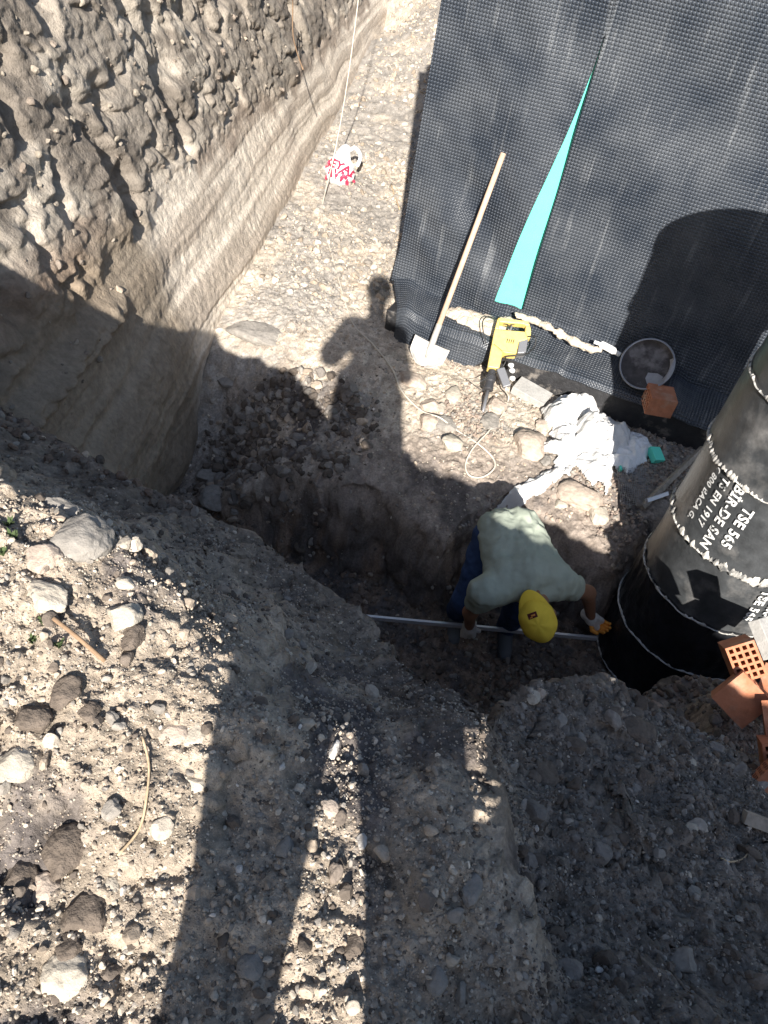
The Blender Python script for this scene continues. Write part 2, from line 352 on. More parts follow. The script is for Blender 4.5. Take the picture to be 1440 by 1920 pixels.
def height(x, y):
    wx = x+.05*fbm(x*3, y*3, 0, 3, 3); wy = y+.05*fbm(x*3, y*3, 7, 3, 4)
    f = Ff(wx, wy)
    sd = poly_sd(x, y, TR)+.04*fbm(x*2.5, y*2.5, 0, 2, 11)+.008*fbm(x*11, y*11, 0, 2, 12)
    m = sstep(.03, -.15, sd)
    fl = -.64+.04*fbm(x*2.5, y*2.5, 0, 3, 21)-.1*sstep(.6, -.6, x)
    shelf = sstep(.28, .0, np.hypot((x-.55)/2.4, (y-2.0)))*.45*sstep(-.1, .2, x)*sstep(1.2, .8, x)
    f = f*(1-m)+np.minimum(f-.12, fl+shelf)*m
    f = np.maximum(f, .86-1.5*np.hypot((x-.30)*.9, (y-1.22))-.5*np.maximum(0, y-1.3)+.05*fbm(x*4, y*4, 1, 2, 14))
    b = Bf(wx, wy)
    b = b+.10*sstep(.06, -.04, x-np.interp(y, [.3, .5, .65, .85, 1.0], [.52, .44, .36, .34, .33])+.05*fbm(y*4, x*2, 0, 3, 31))*sstep(.3, .6, y)*sstep(.05, .25, x)
    mz = np.interp(x, SHADE_MND_X, SHADE_MND_Z)+.03*fbm(x*6, y*0, 2, 3, 8); shade_mound = mz-np.abs(y+.62)*.8
    b = np.maximum(b, shade_mound)
    ed = np.interp(x, EDX, EDY)+.05*fbm(x*3.2, y*0, 0, 4, 41)
    e = y-ed
    t = sstep(0, .22+.1*fbm(x*3, y*0, 5, 2, 6), e)
    bb = b-np.clip(e, 0, 1)*1.2
    h = np.where(e < 0, b, bb*(1-t)+f*t)
    return h, e, sd
def axis(segs):
    out = []
    for a, b, n in segs: out.append(np.linspace(a, b, n, endpoint=False))
    out.append([segs[-1][1]]); return np.concatenate(out)
GX = axis([(-9, -2.2, 40), (-2.2, -1.3, 70), (-1.3, 1.6, 400), (1.6, 2.8, 100), (2.8, 9, 40)])
GY = axis([(-8, -1.4, 40), (-1.4, .15, 90), (.15, 1.75, 270), (1.75, 5.2, 350), (5.2, 9, 190), (9, 16, 120), (16, 40, 20)])
YY, XX = np.meshgrid(GY, GX, indexing='ij')
HH, EE, SD = height(XX, YY)
# clods and crumbs
near = EE < 0
lump, lt = worley(XX*9+.5*fbm(XX*9, YY*9, 0, 2, 1), YY*9, 3)
lump2, lt2 = worley(XX*26, YY*26, 4); lump3, _ = worley(XX*60, YY*60, 6)
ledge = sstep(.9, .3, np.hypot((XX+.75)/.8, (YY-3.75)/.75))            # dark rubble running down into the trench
pile = sstep(.38, .5, XX)*sstep(2.4, 2.2, YY)*sstep(.05, -.05, EE)      # dark spoil pile on the right
intr = sstep(.0, -.1, SD)*(~near)
gx0 = fbm(XX*2.2, YY*2.2, 0, 4, 51); g1 = fbm(XX*7, YY*7, 0, 4, 52); g2 = fbm(XX*30, YY*30, 0, 4, 53)
_gy, _gx = np.gradient(HH, GY, GX); st0 = sstep(.9, 2., np.hypot(_gx, _gy))
amp = (.012+.045*ledge+.020*pile+.011*near+.02*intr)*(1-.75*st0)
DZ = amp*1.2*(.6-lump)*sstep(.3, .6, lt)+amp*.55*(.5-lump2)*sstep(.1, .4, lt2)+(.006+.25*amp)*(.5-lump3)+(.035*g1*(.5+.45*near)+.012*g2)*(1-.7*st0)+.004*fbm(XX*75, YY*75, 0, 3, 54)*(1-st0)
flatm = sstep(-1.6, -1.2, YY)
HH = HH+DZ*sstep(9, 8, YY)+.03*g1*sstep(8, 9, YY)
iy0 = np.arange(len(GY)); 
def ground(x, y):
    x = np.asarray(x, float); y = np.asarray(y, float)
    i = np.clip(np.searchsorted(GY, y)-1, 0, len(GY)-2); j = np.clip(np.searchsorted(GX, x)-1, 0, len(GX)-2)
    ty = (y-GY[i])/(GY[i+1]-GY[i]); tx = (x-GX[j])/(GX[j+1]-GX[j])
    return (HH[i, j]*(1-ty)+HH[i+1, j]*ty)*(1-tx)+(HH[i, j+1]*(1-ty)+HH[i+1, j+1]*ty)*tx
def hit(px, py):                           # the point of the ground seen at a place of the photograph
    r = ray(px, py); t = np.arange(.5, 18, .004); P = CAM+t[:, None]*r
    below = P[:, 2] < ground(P[:, 0], P[:, 1]); k = int(np.argmax(below))
    return P[max(k, 1)]
# soil colours: dry pale silt, grey gravelly fill, dark moist loam, brown loam
pale = np.array([.47, .405, .33]); greyp = np.array([.33, .30, .265]); dark = np.array([.115, .10, .092]); brown = np.array([.20, .15, .115]); tan = np.array([.34, .275, .215]); dgrey = np.array([.175, .152, .130]); nearc = np.array([.36, .30, .235])
def lerp(a, b, t): return a*(1-t[..., None])+b*t[..., None]
CC = lerp(np.broadcast_to(pale, HH.shape+(3,)), greyp, sstep(-.1, .25, gx0+.25*sstep(4.8, 7, YY)+.3*g2))
CC = lerp(CC, tan, sstep(.05, .35, g1)*.5*sstep(5, 4.4, YY))
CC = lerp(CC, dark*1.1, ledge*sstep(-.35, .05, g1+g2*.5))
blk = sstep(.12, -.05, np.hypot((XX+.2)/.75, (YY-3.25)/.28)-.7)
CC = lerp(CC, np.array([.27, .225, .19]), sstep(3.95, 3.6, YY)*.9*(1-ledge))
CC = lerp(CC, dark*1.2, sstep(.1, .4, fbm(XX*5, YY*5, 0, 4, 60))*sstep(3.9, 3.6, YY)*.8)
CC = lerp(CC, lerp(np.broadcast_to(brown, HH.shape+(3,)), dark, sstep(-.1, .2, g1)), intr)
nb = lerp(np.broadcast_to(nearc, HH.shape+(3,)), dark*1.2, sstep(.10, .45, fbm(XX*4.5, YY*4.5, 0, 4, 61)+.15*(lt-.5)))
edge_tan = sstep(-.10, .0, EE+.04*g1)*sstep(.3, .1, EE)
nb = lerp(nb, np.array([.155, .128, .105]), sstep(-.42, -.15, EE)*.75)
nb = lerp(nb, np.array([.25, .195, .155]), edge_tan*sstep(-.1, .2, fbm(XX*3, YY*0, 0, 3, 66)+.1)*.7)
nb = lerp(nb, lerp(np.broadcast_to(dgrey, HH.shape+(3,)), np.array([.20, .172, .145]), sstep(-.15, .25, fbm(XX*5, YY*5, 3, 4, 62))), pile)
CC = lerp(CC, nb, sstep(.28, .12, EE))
CC = CC*(1+.35*g2[..., None])*(.8+.4*lt2[..., None])
gy_, gx_ = np.gradient(HH, GY, GX); st = sstep(.8, 2.2, np.hypot(gx_, gy_))
SX = st*(.05*fbm(XX*6, HH*6, YY*2, 4, 170)+.018*fbm(XX*20, HH*20, YY*5, 3, 171)); SY = st*(.07*fbm(XX*6, HH*6, YY*2, 4, 172)+.025*fbm(XX*20, HH*20, YY*5, 3, 173))
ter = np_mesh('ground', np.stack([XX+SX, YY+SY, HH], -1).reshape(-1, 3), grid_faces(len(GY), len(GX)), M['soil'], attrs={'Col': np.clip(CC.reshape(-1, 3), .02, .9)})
tag(ter, kind='structure')

# ------------------------------------------------------------------ the tall cut side of the pit
cy = axis([(-1, 2, 60), (2, 7, 420), (7, 16, 260)]); cz = axis([(-1.2, -.3, 30), (-.3, 2.3, 330), (2.3, 4.2, 50)])
CY_, CZ_ = np.meshgrid(cy, cz, indexing='ij')
zb = .80+.18*fbm(CY_*1.1, CY_*0, 0, 3, 70)+.05*fbm(CY_*5, CY_*0, 0, 2, 71)-.05*sstep(5, 8, CY_)
up = sstep(-.10, .08, CZ_-zb+.10*fbm(CY_*6, CZ_*6, 0, 3, 68))
d = .035*fbm(CY_*.9, CZ_*.9, 0, 3, 72)+.004*fbm(CY_*9, CZ_*1.6, 0, 4, 73)          # bays and vertical drip grooves
sz = CZ_+.10*fbm(CY_*.7, CZ_*.5, 0, 2, 74)
strata = fbm(CY_*.25, sz*9, 0, 4, 75)
d = d+.022*strata*(1-.4*up)+.005*fbm(CY_*22, CZ_*22, 0, 3, 76)
wl, wt = worley(CY_*2.2+.9*fbm(CY_*4, CZ_*4, 0, 3, 77), CZ_*4.6+.9*fbm(CY_*4, CZ_*4, 5, 3, 77), 78); wl2, wt2 = worley(CY_*8+.6*fbm(CY_*7, CZ_*7, 0, 2, 69), CZ_*14, 79)
cr = np.maximum(0, fbm(CY_*3.2, CZ_*2.0, 4, 3, 80)-.12)
d = d+up*(.035-.05*sstep(.45, .85, wl)+.018*(.5-wl2)+.027*fbm(CY_*4.2, CZ_*8, 0, 7, 81, .62)-.22*cr)
ls = sstep(.10, .0, np.abs(CZ_-.63))*sstep(3.75, 3.3, CY_)                       # the shelf of fallen clods
d = d+ls*(.06+.07*(.5-wl2)+.03*(.5-wl))
low = sstep(.45, .2, CZ_)*sstep(4.4, 3.8, CY_)
d = d+low*.05*fbm(CY_*3, CZ_*3, 2, 4, 82)
lean = .40
CXX = -1.36-lean*np.maximum(CZ_, 0)+d+.0*CY_
silt = np.array([.66, .58, .48]); silt2 = np.array([.47, .40, .325]); upc = np.array([.27, .235, .195]); upd = np.array([.19, .163, .135])
K = lerp(np.broadcast_to(silt, CXX.shape+(3,)), silt2, sstep(.0, .22, strata+.1*fbm(CY_*3, CZ_*6, 0, 3, 83)))
shade_bd = sstep(.10, .03, np.abs(CZ_-zb+.09))                                          # overhang shade beneath the loose layer, painted as a brown band
K = lerp(K, np.array([.27, .215, .17]), shade_bd*.8*sstep(-.3, .1, fbm(CY_*1.5, CZ_*0, 0, 2, 84)))
u = lerp(np.broadcast_to(upc, CXX.shape+(3,)), upd, sstep(-.1, .25, fbm(CY_*2.2, CZ_*2.6, 0, 4, 85)+.35*sstep(4.4, 3, CY_)))
u = lerp(u, silt*.55, sstep(.15, .4, fbm(CY_*1.8, CZ_*4.5, 8, 4, 86)))
K = lerp(K, u, up)
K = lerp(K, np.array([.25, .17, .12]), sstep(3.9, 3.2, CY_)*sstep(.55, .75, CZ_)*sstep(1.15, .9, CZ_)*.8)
K = lerp(K, np.array([.23, .185, .135]), sstep(1.05, .8, CZ_)*sstep(4.3, 3.9, CY_)*.85)  # brown earth low at the near end, painted darker for the shade there
K = K*(1+.22*fbm(CY_*26, CZ_*26, 0, 3, 87)[..., None])*(.88+.24*wt2*up+.12*(1-up))[..., None]
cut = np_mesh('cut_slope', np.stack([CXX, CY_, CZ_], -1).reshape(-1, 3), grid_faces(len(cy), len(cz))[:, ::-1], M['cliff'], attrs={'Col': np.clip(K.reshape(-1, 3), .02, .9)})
tag(cut, kind='structure')
py_mesh('upper_ground', [(-2.55, -2, 4.18), (-30, -2, 4.3), (-30, 40, 4.3), (-2.55, 40, 4.18)], [(0, 3, 2, 1)], M['rock_tan'])['kind'] = 'structure'

# ================================================================== BUILDING WALL, SHEETS, FOOTING
WA = np.array([-.20, 5.18, 0.]); WU = np.array([1, -.3, 0.])/math.hypot(1, .3); WN = np.array([-.3, -1, 0.])/math.hypot(1, .3); WZ = np.array([0, 0, 1.])
def W(u, o, z): return WA+WU*u+WN*o+WZ*z
RW = np.stack([WU, WN, WZ], 1)
mb = MB(); mb.box(W(3, -3.06, 1.55), (6, 6, 3.6), RW)
tag(mb.build('building_wall', M['foot_black'], bevel=.01), 'black coated basement wall standing behind the dimpled sheets', 'wall')
mb = MB(); mb.box(W(.55, -.03, 1.7), (1.0, .05, 3.3), RW)
tag(mb.build('insulation_board', M['xps']), 'mint green foam board showing in the gap between the two black dimpled sheets', 'insulation')
def sheet(name, u0f, u1f, nu, prof, nv, off, label, thick=.006, edge=None):
    """prof(t)->(o, z) down the sheet; u0f/u1f give the side edges as functions of height"""
    U = np.linspace(0, 1, nu); T = np.linspace(0, 1, nv); V = np.zeros((nv, nu, 3)); uv = np.zeros((nv, nu, 2)); L = 0; last = None
    O, Z = prof(T); sl = np.r_[0, np.cumsum(np.hypot(np.diff(O), np.diff(Z)))]
    for i, t in enumerate(T):
        u0, u1 = u0f(Z[i]), u1f(Z[i]); uu = u0+(u1-u0)*U
        o, dz = off(uu, O[i], Z[i], t)
        V[i] = WA+uu[:, None]*WU+(O[i]+o)[:, None]*WN+np.outer(Z[i]+dz, WZ); uv[i] = np.stack([uu, np.full(nu, sl[i])], -1)
    o = np_mesh(name, V.reshape(-1, 3), grid_faces(nv, nu), M['membrane'], uv=uv.reshape(-1, 2))
    s = o.modifiers.new('thickness', 'SOLIDIFY'); s.thickness = thick; s.offset = 0
    return tag(o, label, 'membrane', 'dimpled drainage sheets on the wall')
def wall_prof(zt, zb, curl):
    def f(T):
        z = zt+(zb-zt)*T; o = .035+curl*.4*np.clip((.5-z)/.5, 0, 1)**2*.5; return o, z
    return f
def off_left(u, o, z, t):
    g = .030*fbm(u*2.2+z*1.1, z*1.3, 0, 3, 90)+.020*np.sin(z*9+u*5+2*fbm(u, z, 0, 2, 91))*sstep(1.5, .4, z)*1.1+.022*np.sin((u*.9+z)*13+1.5*fbm(u*2, z*2, 0, 2, 92))*sstep(1.3, .7, z)*sstep(.62, .3, u)
    pull = .05*sstep(1.9, .2, z)*np.clip(u/.7, 0, 1)
    return g*sstep(-.05, .3, u)+pull+.03, 0*u
sheet('dimpled_sheet', lambda z: -.035-.03*sstep(.6, .2, z), lambda z: .903-.185*sstep(0, 1, (2.0-z)/1.74)*1.0 if z < 2.0 else .915, 260, wall_prof(3.3, .24, .12), 420, off_left, 'black dimpled sheet left of the green gap, rippled along its lower edge')
def off_right(u, o, z, t):
    g = .022*fbm(u*1.6, z*1.1, 0, 3, 93)+.010*np.sin(z*7+u*3); return g+.012*sstep(.9, 1.3, u), 0*u
sheet('dimpled_sheet', lambda z: .905, lambda z: 3.4, 420, wall_prof(3.3, .24, .06), 420, off_right, 'wide black dimpled sheet right of the green gap with the column shadow on it')
# strip of sheet draped over the footing
def ledge_prof(T):
    P = np.array([(.05, .34), (.07, .262), (.12, .242), (.30, .212), (.355, .195), (.385, .15), (.40, .05), (.43, -.05)]); s = np.r_[0, np.cumsum(np.hypot(*np.diff(P, axis=0).T))]; s /= s[-1]
    return np.interp(T, s, P[:, 0]), np.interp(T, s, P[:, 1])
U = np.linspace(-.12, 2.75, 420); nv = 90; V = np.zeros((nv, 420, 3)); uv = np.zeros((nv, 420, 2))
for i in range(nv):
    tmax = np.interp(U, [-.12, .15, .72, .86, 1.3, 2.1, 2.75], [1, 1, .93, .69, .66, .66, .72]); t = i/(nv-1)*tmax
    O, Z = ledge_prof(t); br = .016*fbm(U*3, t*2.5, 0, 3, 95)+.008*fbm(U*11, t*4, 0, 2, 96)
    fold = .045*np.exp(-((U-2.0)/.07)**2)*np.sin(t*3)+.03*np.exp(-((U-.05)/.10)**2)
    Us = U+.22*np.clip((O-.05)/.38, 0, 1)*np.exp(-(U+.12)/.35)+.06*np.exp(-(U+.12)/.2)
    V[i] = WA+Us[:, None]*WU+(O+.012*fbm(U*2, t*0+3, 0, 2, 97))[:, None]*WN+np.outer(Z+br+fold+.01, WZ); uv[i] = np.stack([U, t*.62], -1)
o = np_mesh('dimpled_sheet', V.reshape(-1, 3), grid_faces(nv, 420), M['membrane'], uv=uv.reshape(-1, 2)); s = o.modifiers.new('thickness', 'SOLIDIFY'); s.thickness = .005; s.offset = 0
tag(o, 'narrow black dimpled strip draped over the footing ledge at the foot of the wall', 'membrane', 'dimpled drainage sheets on the wall')
mb = MB(); mb.box(W(2.45, .16, -.25), (4.8, .40, .86), RW)
tag(mb.build('wall_footing', M['foot_black'], bevel=.008), 'black coated concrete footing sticking out below the dimpled strip', 'footing')

# ================================================================== COATED MANHOLE COLUMN
CA = np.array([1.79, 2.945]); CR = .387
col = empty('manhole_column', (CA[0], CA[1], -.75), 'tall round black coated concrete column with white stencilled writing', 'column')
seams = [-.8, -.60, -.25, .10, .465, .885, 1.26, 1.64, 2.06]
nA = 260
for i in range(len(seams)-1):
    z0, z1 = seams[i]-.015, seams[i+1]; th = np.linspace(0, 2*math.pi, nA, endpoint=False); nz = 34; V = np.zeros((nz, nA, 3))
    base = CR+.005*((i*7) % 3)-.012*i*.35-.006*(i < 1)+.012
    for j in range(nz):
        t = j/(nz-1); tear = .012*fbm(np.cos(th)*5, np.sin(th)*5, i, 4, 100)
        z = z0+(z1-z0)*t+tear*(1-t)*1.2+(.012*fbm(np.cos(th)*5, np.sin(th)*5, i+1, 4, 100))*t
        r = base+.006*fbm(np.cos(th)*2.5, np.sin(th)*2.5, z*3, 3, 101)+.007*(1-t)**6-.006*t**6+(.012*fbm(np.cos(th)*9, np.sin(th)*9, z*9, 3, 102) if i < 3 else 0)
        V[j] = np.stack([CA[0]+r*np.cos(th), CA[1]+r*np.sin(th), z], -1)
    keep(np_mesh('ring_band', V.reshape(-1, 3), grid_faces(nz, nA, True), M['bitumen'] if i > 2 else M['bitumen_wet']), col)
    if i > 0:                                # ragged pale torn edge along the lap
        hw = [0, .002, .003, .006, .013, .009, .008, .008][i]; V = np.zeros((4, 700, 3)); th = np.linspace(0, 2*math.pi, 700, endpoint=False)
        zc = z0+.012*fbm(np.cos(th)*5, np.sin(th)*5, i, 4, 100)*1.2; nn = fbm(np.cos(th)*30, np.sin(th)*30, i, 4, 103); thr = np.clip(nn*2.2+.6+.9*fbm(np.cos(th)*6, np.sin(th)*6, i, 3, 104), .05, 2.)
        for j, (dz, dr) in enumerate(((-1, .002), (-.4, .010), (.5, .009), (1, .001))):
            r = base+.008+dr+.004*nn*0; V[j] = np.stack([CA[0]+r*np.cos(th), CA[1]+r*np.sin(th), zc+dz*hw*thr*(1+.5*(dz > 0))], -1)
        keep(np_mesh('torn_lap', V.reshape(-1, 3), grid_faces(4, 700, True), M['torn']), col)
mb = MB(); V = [(CA[0]+(CR+.0)*math.cos(2*math.pi*k/64), CA[1]+CR*math.sin(2*math.pi*k/64), z) for z in (2.03, 2.065) for k in range(64)]
mb.add(V, [tuple(64+k for k in range(64)), tuple(range(63, -1, -1))]+[(k, (k+1) % 64, 64+(k+1) % 64, 64+k) for k in range(64)])
keep(mb.build('top_cap', M['concrete']), col)
def col_hit(px, py, R=CR):
    r = ray(px, py); dd = r[:2]; o = CAM[:2]-CA; A = dd @ dd; B = 2*dd @ o; c = o @ o-R*R; t = (-B-math.sqrt(max(B*B-4*A*c, 0)))/(2*A); return CAM+r*t
def wrap_text(txt, px, py, size, name='stencil_text', sx=1.0, R=None, tilt=0):
    cu = bpy.data.curves.new(name, 'FONT'); cu.body = txt; cu.size = size; cu.offset = size*.032; cu.space_character = 1.1
    to = bpy.data.objects.new('tmp', cu); COL.objects.link(to); bpy.context.view_layer.update()
    me = bpy.data.meshes.new_from_object(to.evaluated_get(bpy.context.evaluated_depsgraph_get())); bpy.data.objects.remove(to)
    p = col_hit(px, py); a0 = math.atan2(p[1]-CA[1], p[0]-CA[0]); z0 = p[2]; Rr = CR+.010 if R is None else R
    for v in me.vertices:                    # the writing runs down the column, letter tops to the right
        x, y = v.co.x*sx, v.co.y; x, y = x*math.cos(tilt)-y*math.sin(tilt), x*math.sin(tilt)+y*math.cos(tilt)
        a = a0+y/Rr; v.co = (CA[0]+Rr*math.cos(a), CA[1]+Rr*math.sin(a), z0-x)
    me.materials.clear(); me.materials.append(M['stencil']); return keep(link(bpy.data.objects.new(name, me)), col)
wrap_text('TSE 565', 1399, 948, .066)
wrap_text('B\u0130R-DE SAN', 1385, 906, .066)
wrap_text('TS EN 1917', 1362, 893, .053)
wrap_text('\u00d8800 BACA G.', 1349, 872, .046)
wrap_text('TSE 565', 1432, 1105, .06, R=CR+.009); wrap_text('B\u0130R-DE', 1452, 1120, .066, R=CR+.009)

#PART4

# ================================================================== STONES AND GRAVEL
def ico(sub):
    t = (1+5**.5)/2; V = [(-1,t,0),(1,t,0),(-1,-t,0),(1,-t,0),(0,-1,t),(0,1,t),(0,-1,-t),(0,1,-t),(t,0,-1),(t,0,1),(-t,0,-1),(-t,0,1)]
    Fs = [(0,11,5),(0,5,1),(0,1,7),(0,7,10),(0,10,11),(1,5,9),(5,11,4),(11,10,2),(10,7,6),(7,1,8),(3,9,4),(3,4,2),(3,2,6),(3,6,8),(3,8,9),(4,9,5),(2,4,11),(6,2,10),(8,6,7),(9,8,1)]
    V = [np.array(v)/np.linalg.norm(v) for v in V]
    for _ in range(sub):
        mid = {}; N = []
        def g(a, b):
            k = (min(a, b), max(a, b))
            if k not in mid: q = V[a]+V[b]; V.append(q/np.linalg.norm(q)); mid[k] = len(V)-1
            return mid[k]
        for a, b, c in Fs: x, y, z = g(a, b), g(b, c), g(c, a); N += [(a, x, z), (x, b, y), (z, y, c), (x, y, z)]
        Fs = N
    return np.array(V), np.array(Fs)
def stone_var(sub, n, rough=.28):
    V, Fs = ico(sub); out = []
    for i in range(n):
        P = V.copy()
        for _ in range(9):                    # chop flat facets
            nrm = rng.normal(size=3); nrm /= np.linalg.norm(nrm); c = rng.uniform(.55, .9); d = P @ nrm; P = P-np.where(d > c, d-c, 0)[:, None]*nrm
        P = P*(1+rough*.5*fbm(V[:, 0]*2+i*9, V[:, 1]*2, V[:, 2]*2, 2, 5))[:, None]
        out.append(P*np.array([1, rng.uniform(.65, .95), rng.uniform(.5, .8)]))
    return out, Fs
SV0, SF0 = stone_var(0, 14); SV1, SF1 = stone_var(1, 14); SV2, SF2 = stone_var(2, 8)
def scatter(name, X, Y, S, tone, sub=0, sink=.25, mat_='stone', lift=0, Z=None):
    Z = ground(X, Y) if Z is None else Z; Vs, Fs = ((SV0, SF0), (SV1, SF1), (SV2, SF2))[sub]; n = len(X)
    nv = len(Vs[0]); A = np.stack(Vs)[rng.integers(0, len(Vs), n)]
    q = rng.normal(size=(n, 4)); q[:, 1:3] *= .45; q /= np.linalg.norm(q, axis=1)[:, None]; a, b, c, d = q.T
    R = np.stack([np.stack([1-2*(c*c+d*d), 2*(b*c-d*a), 2*(b*d+c*a)], -1), np.stack([2*(b*c+d*a), 1-2*(b*b+d*d), 2*(c*d-b*a)], -1), np.stack([2*(b*d-c*a), 2*(c*d+b*a), 1-2*(b*b+c*c)], -1)], 1)
    P = np.einsum('nij,nvj->nvi', R, A)*S[:, None, None]; P[..., 0] += X[:, None]; P[..., 1] += Y[:, None]; P[..., 2] += (Z+S*(.55-sink)+lift)[:, None]
    FF = (Fs[None]+(np.arange(n)*nv)[:, None, None]).reshape(-1, 3)
    o = np_mesh(name, P.reshape(-1, 3), FF, M[mat_], smooth=False, attrs={'Col': np.repeat(tone, nv, axis=0)})
    return tag(o, kind='stuff')
def tones(n, pal, wts, jit=.15):
    pal = np.array(pal); T = pal[rng.choice(len(pal), n, p=np.array(wts)/sum(wts))]; return np.clip(T*(1+jit*rng.normal(size=(n, 1))), .02, .85)
def inreg(n, x0, x1, y0, y1, f):
    X = rng.uniform(x0, x1, n); Y = rng.uniform(y0, y1, n); p = f(X, Y); k = rng.uniform(size=n) < p; return X[k], Y[k]
edf = lambda X: np.interp(X, EDX, EDY)
def sizes(n, lo, hi, p=2.2): return lo+(hi-lo)*rng.uniform(size=n)**p
PALE = (.44, .385, .315); TAN = (.36, .295, .23); GRY = (.245, .222, .195); DRK = (.125, .103, .085); WHT = (.55, .51, .46); SLT = (.18, .162, .145)
# near bank, left and under the photographer's shadow
X, Y = inreg(34000, -1.7, .42, .0, 1.7, lambda X, Y: (Y < edf(X)-.02)*np.where(Y > edf(X)-.40, .22, 1)*np.clip(.75+.8*fbm(X*4, Y*4, 0, 2, 110), .1, 1)); n = len(X)
scatter('near_gravel', X, Y, sizes(n, .0022, .009, 2.6), tones(n, [PALE, TAN, GRY, DRK, WHT], [6, 6, 3.5, 2, .2]), 1, .4)
X, Y = inreg(650, -1.7, .42, .0, 1.6, lambda X, Y: (Y < edf(X)-.05)*np.where(Y > edf(X)-.35, .2, 1)); n = len(X)
scatter('near_pebbles', X, Y, sizes(n, .008, .022, 2.4), tones(n, [PALE, TAN, GRY, DRK, WHT], [2, 3.5, 3, 6, .3]), 2, .3)
X, Y = inreg(5200, -1.5, .4, .3, 1.7, lambda X, Y: (Y < edf(X)+.02)*(Y > edf(X)-.45)); n = len(X)
scatter('bank_face_grit', X, Y, sizes(n, .0025, .011, 3), tones(n, [TAN, GRY, DRK], [.5, 1.5, 5]), 1, .4)
X, Y = inreg(70000, -1.5, .42, .0, 1.6, lambda X, Y: (Y < edf(X)-.02)*np.where(Y > edf(X)-.40, .35, 1)); n = len(X)
scatter('near_grit', X, Y, sizes(n, .0012, .0038, 1.6), tones(n, [PALE, TAN, GRY, DRK], [6, 7, 4, 3]), 0, .3)
X, Y = inreg(90, -1.4, -.3, .1, 1.0, lambda X, Y: np.clip(.5+2.5*fbm(X*3, Y*3, 0, 2, 117), 0, 1)); n = len(X)
scatter('near_clods', X, Y, sizes(n, .008, .024, 1.8), tones(n, [DRK, (.16, .13, .105)], [3, 2]), 2, .45)
X, Y = inreg(60000, .38, 2.4, .1, 2.1, lambda X, Y: (Y < edf(X)+.02)*1.); n = len(X)
scatter('spoil_grit', X, Y, sizes(n, .0016, .0048, 1.8), tones(n, [DRK, SLT, GRY, TAN, PALE], [6, 6, 5, 1, .6]), 0, .3)
# spoil pile on the right
X, Y = inreg(30000, .38, 2.4, .0, 2.2, lambda X, Y: (Y < edf(X)+.02)*np.clip(.8+.6*fbm(X*4, Y*4, 0, 2, 111), .1, 1)); n = len(X)
scatter('spoil_gravel', X, Y, sizes(n, .003, .013, 3.4), tones(n, [DRK, SLT, GRY, PALE, WHT], [9, 8, 4, .6, .2]), 1, .35)
X, Y = inreg(420, .42, 2.2, .1, 2.1, lambda X, Y: (Y < edf(X))*1.); n = len(X)
scatter('spoil_lumps', X, Y, sizes(n, .012, .036, 2.5), tones(n, [DRK, SLT, GRY], [9, 4, .7]), 2, .4, 'stone')
# pit floor
def fl(X, Y): return (Y > edf(X)+.3)*(poly_sd(X, Y, TR) > -.02)
X, Y = inreg(17000, -1.35, 2.6, 2.8, 6.5, lambda X, Y: fl(X, Y)*np.clip(.55+1.5*fbm(X*1.8, Y*1.8, 0, 3, 112)+.3*(Y > 4.9), .04, 1)); n = len(X)
scatter('floor_grit', X, Y, sizes(n, .004, .015, 3.4), tones(n, [PALE, TAN, GRY, WHT, DRK], [6, 6, 4, .3, .6]), 1, .4)
X, Y = inreg(8000, -1.35, 0, 5, 14, lambda X, Y: np.clip(.75+1.1*fbm(X*1.5, Y*1.5, 0, 3, 113), .05, 1)); n = len(X)
scatter('far_floor_stones', X, Y, sizes(n, .007, .045, 4.5), tones(n, [PALE, TAN, GRY, WHT], [4, 4, 5, .2]), 1, .5)
X, Y = inreg(9000, .25, 2.2, 3.0, 4.75, lambda X, Y: fl(X, Y)*np.clip(.4+1.6*fbm(X*2.5, Y*2.5, 0, 2, 114)+sstep(.9, 1.3, X), 0, 1)); n = len(X)
scatter('round_pebbles', X, Y, sizes(n, .008, .019, 1.6), tones(n, [(.33, .26, .21), TAN, GRY, (.24, .19, .16)], [4, 2, 3, 3]), 1, .2)
# dark rubble slope and trench bottom
X, Y = inreg(6500, -1.4, .35, 2.7, 4.5, lambda X, Y: sstep(.85, .6, np.hypot((X+.72)/.78, (Y-3.72)/.72))*np.clip(.75+.9*fbm(X*3, Y*3, 0, 2, 115), .1, 1)); n = len(X)
scatter('dark_rubble', X, Y, sizes(n, .006, .05, 3.2), tones(n, [DRK, GRY, TAN, SLT], [7, 2.4, .9, 2]), 2 if n < 2500 else 1, .3)
X, Y = inreg(9000, -1.4, 2.2, 1.7, 3.4, lambda X, Y: (poly_sd(X, Y, TR) < -.05)*1.); n = len(X)
scatter('trench_rubble', X, Y, sizes(n, .004, .026, 3.5), tones(n, [DRK, (.15, .11, .085), GRY, TAN], [6, 4, 1.6, .6]), 1)
X, Y = inreg(5200, .7, 2.4, 1.35, 2.7, lambda X, Y: (Y > edf(X)-.06)*1.); n = len(X)
scatter('hollow_rubble', X, Y, sizes(n, .005, .032, 2.6), tones(n, [DRK, SLT, (.15, .11, .085), GRY], [7, 4, 3, 1]), 1, .35)
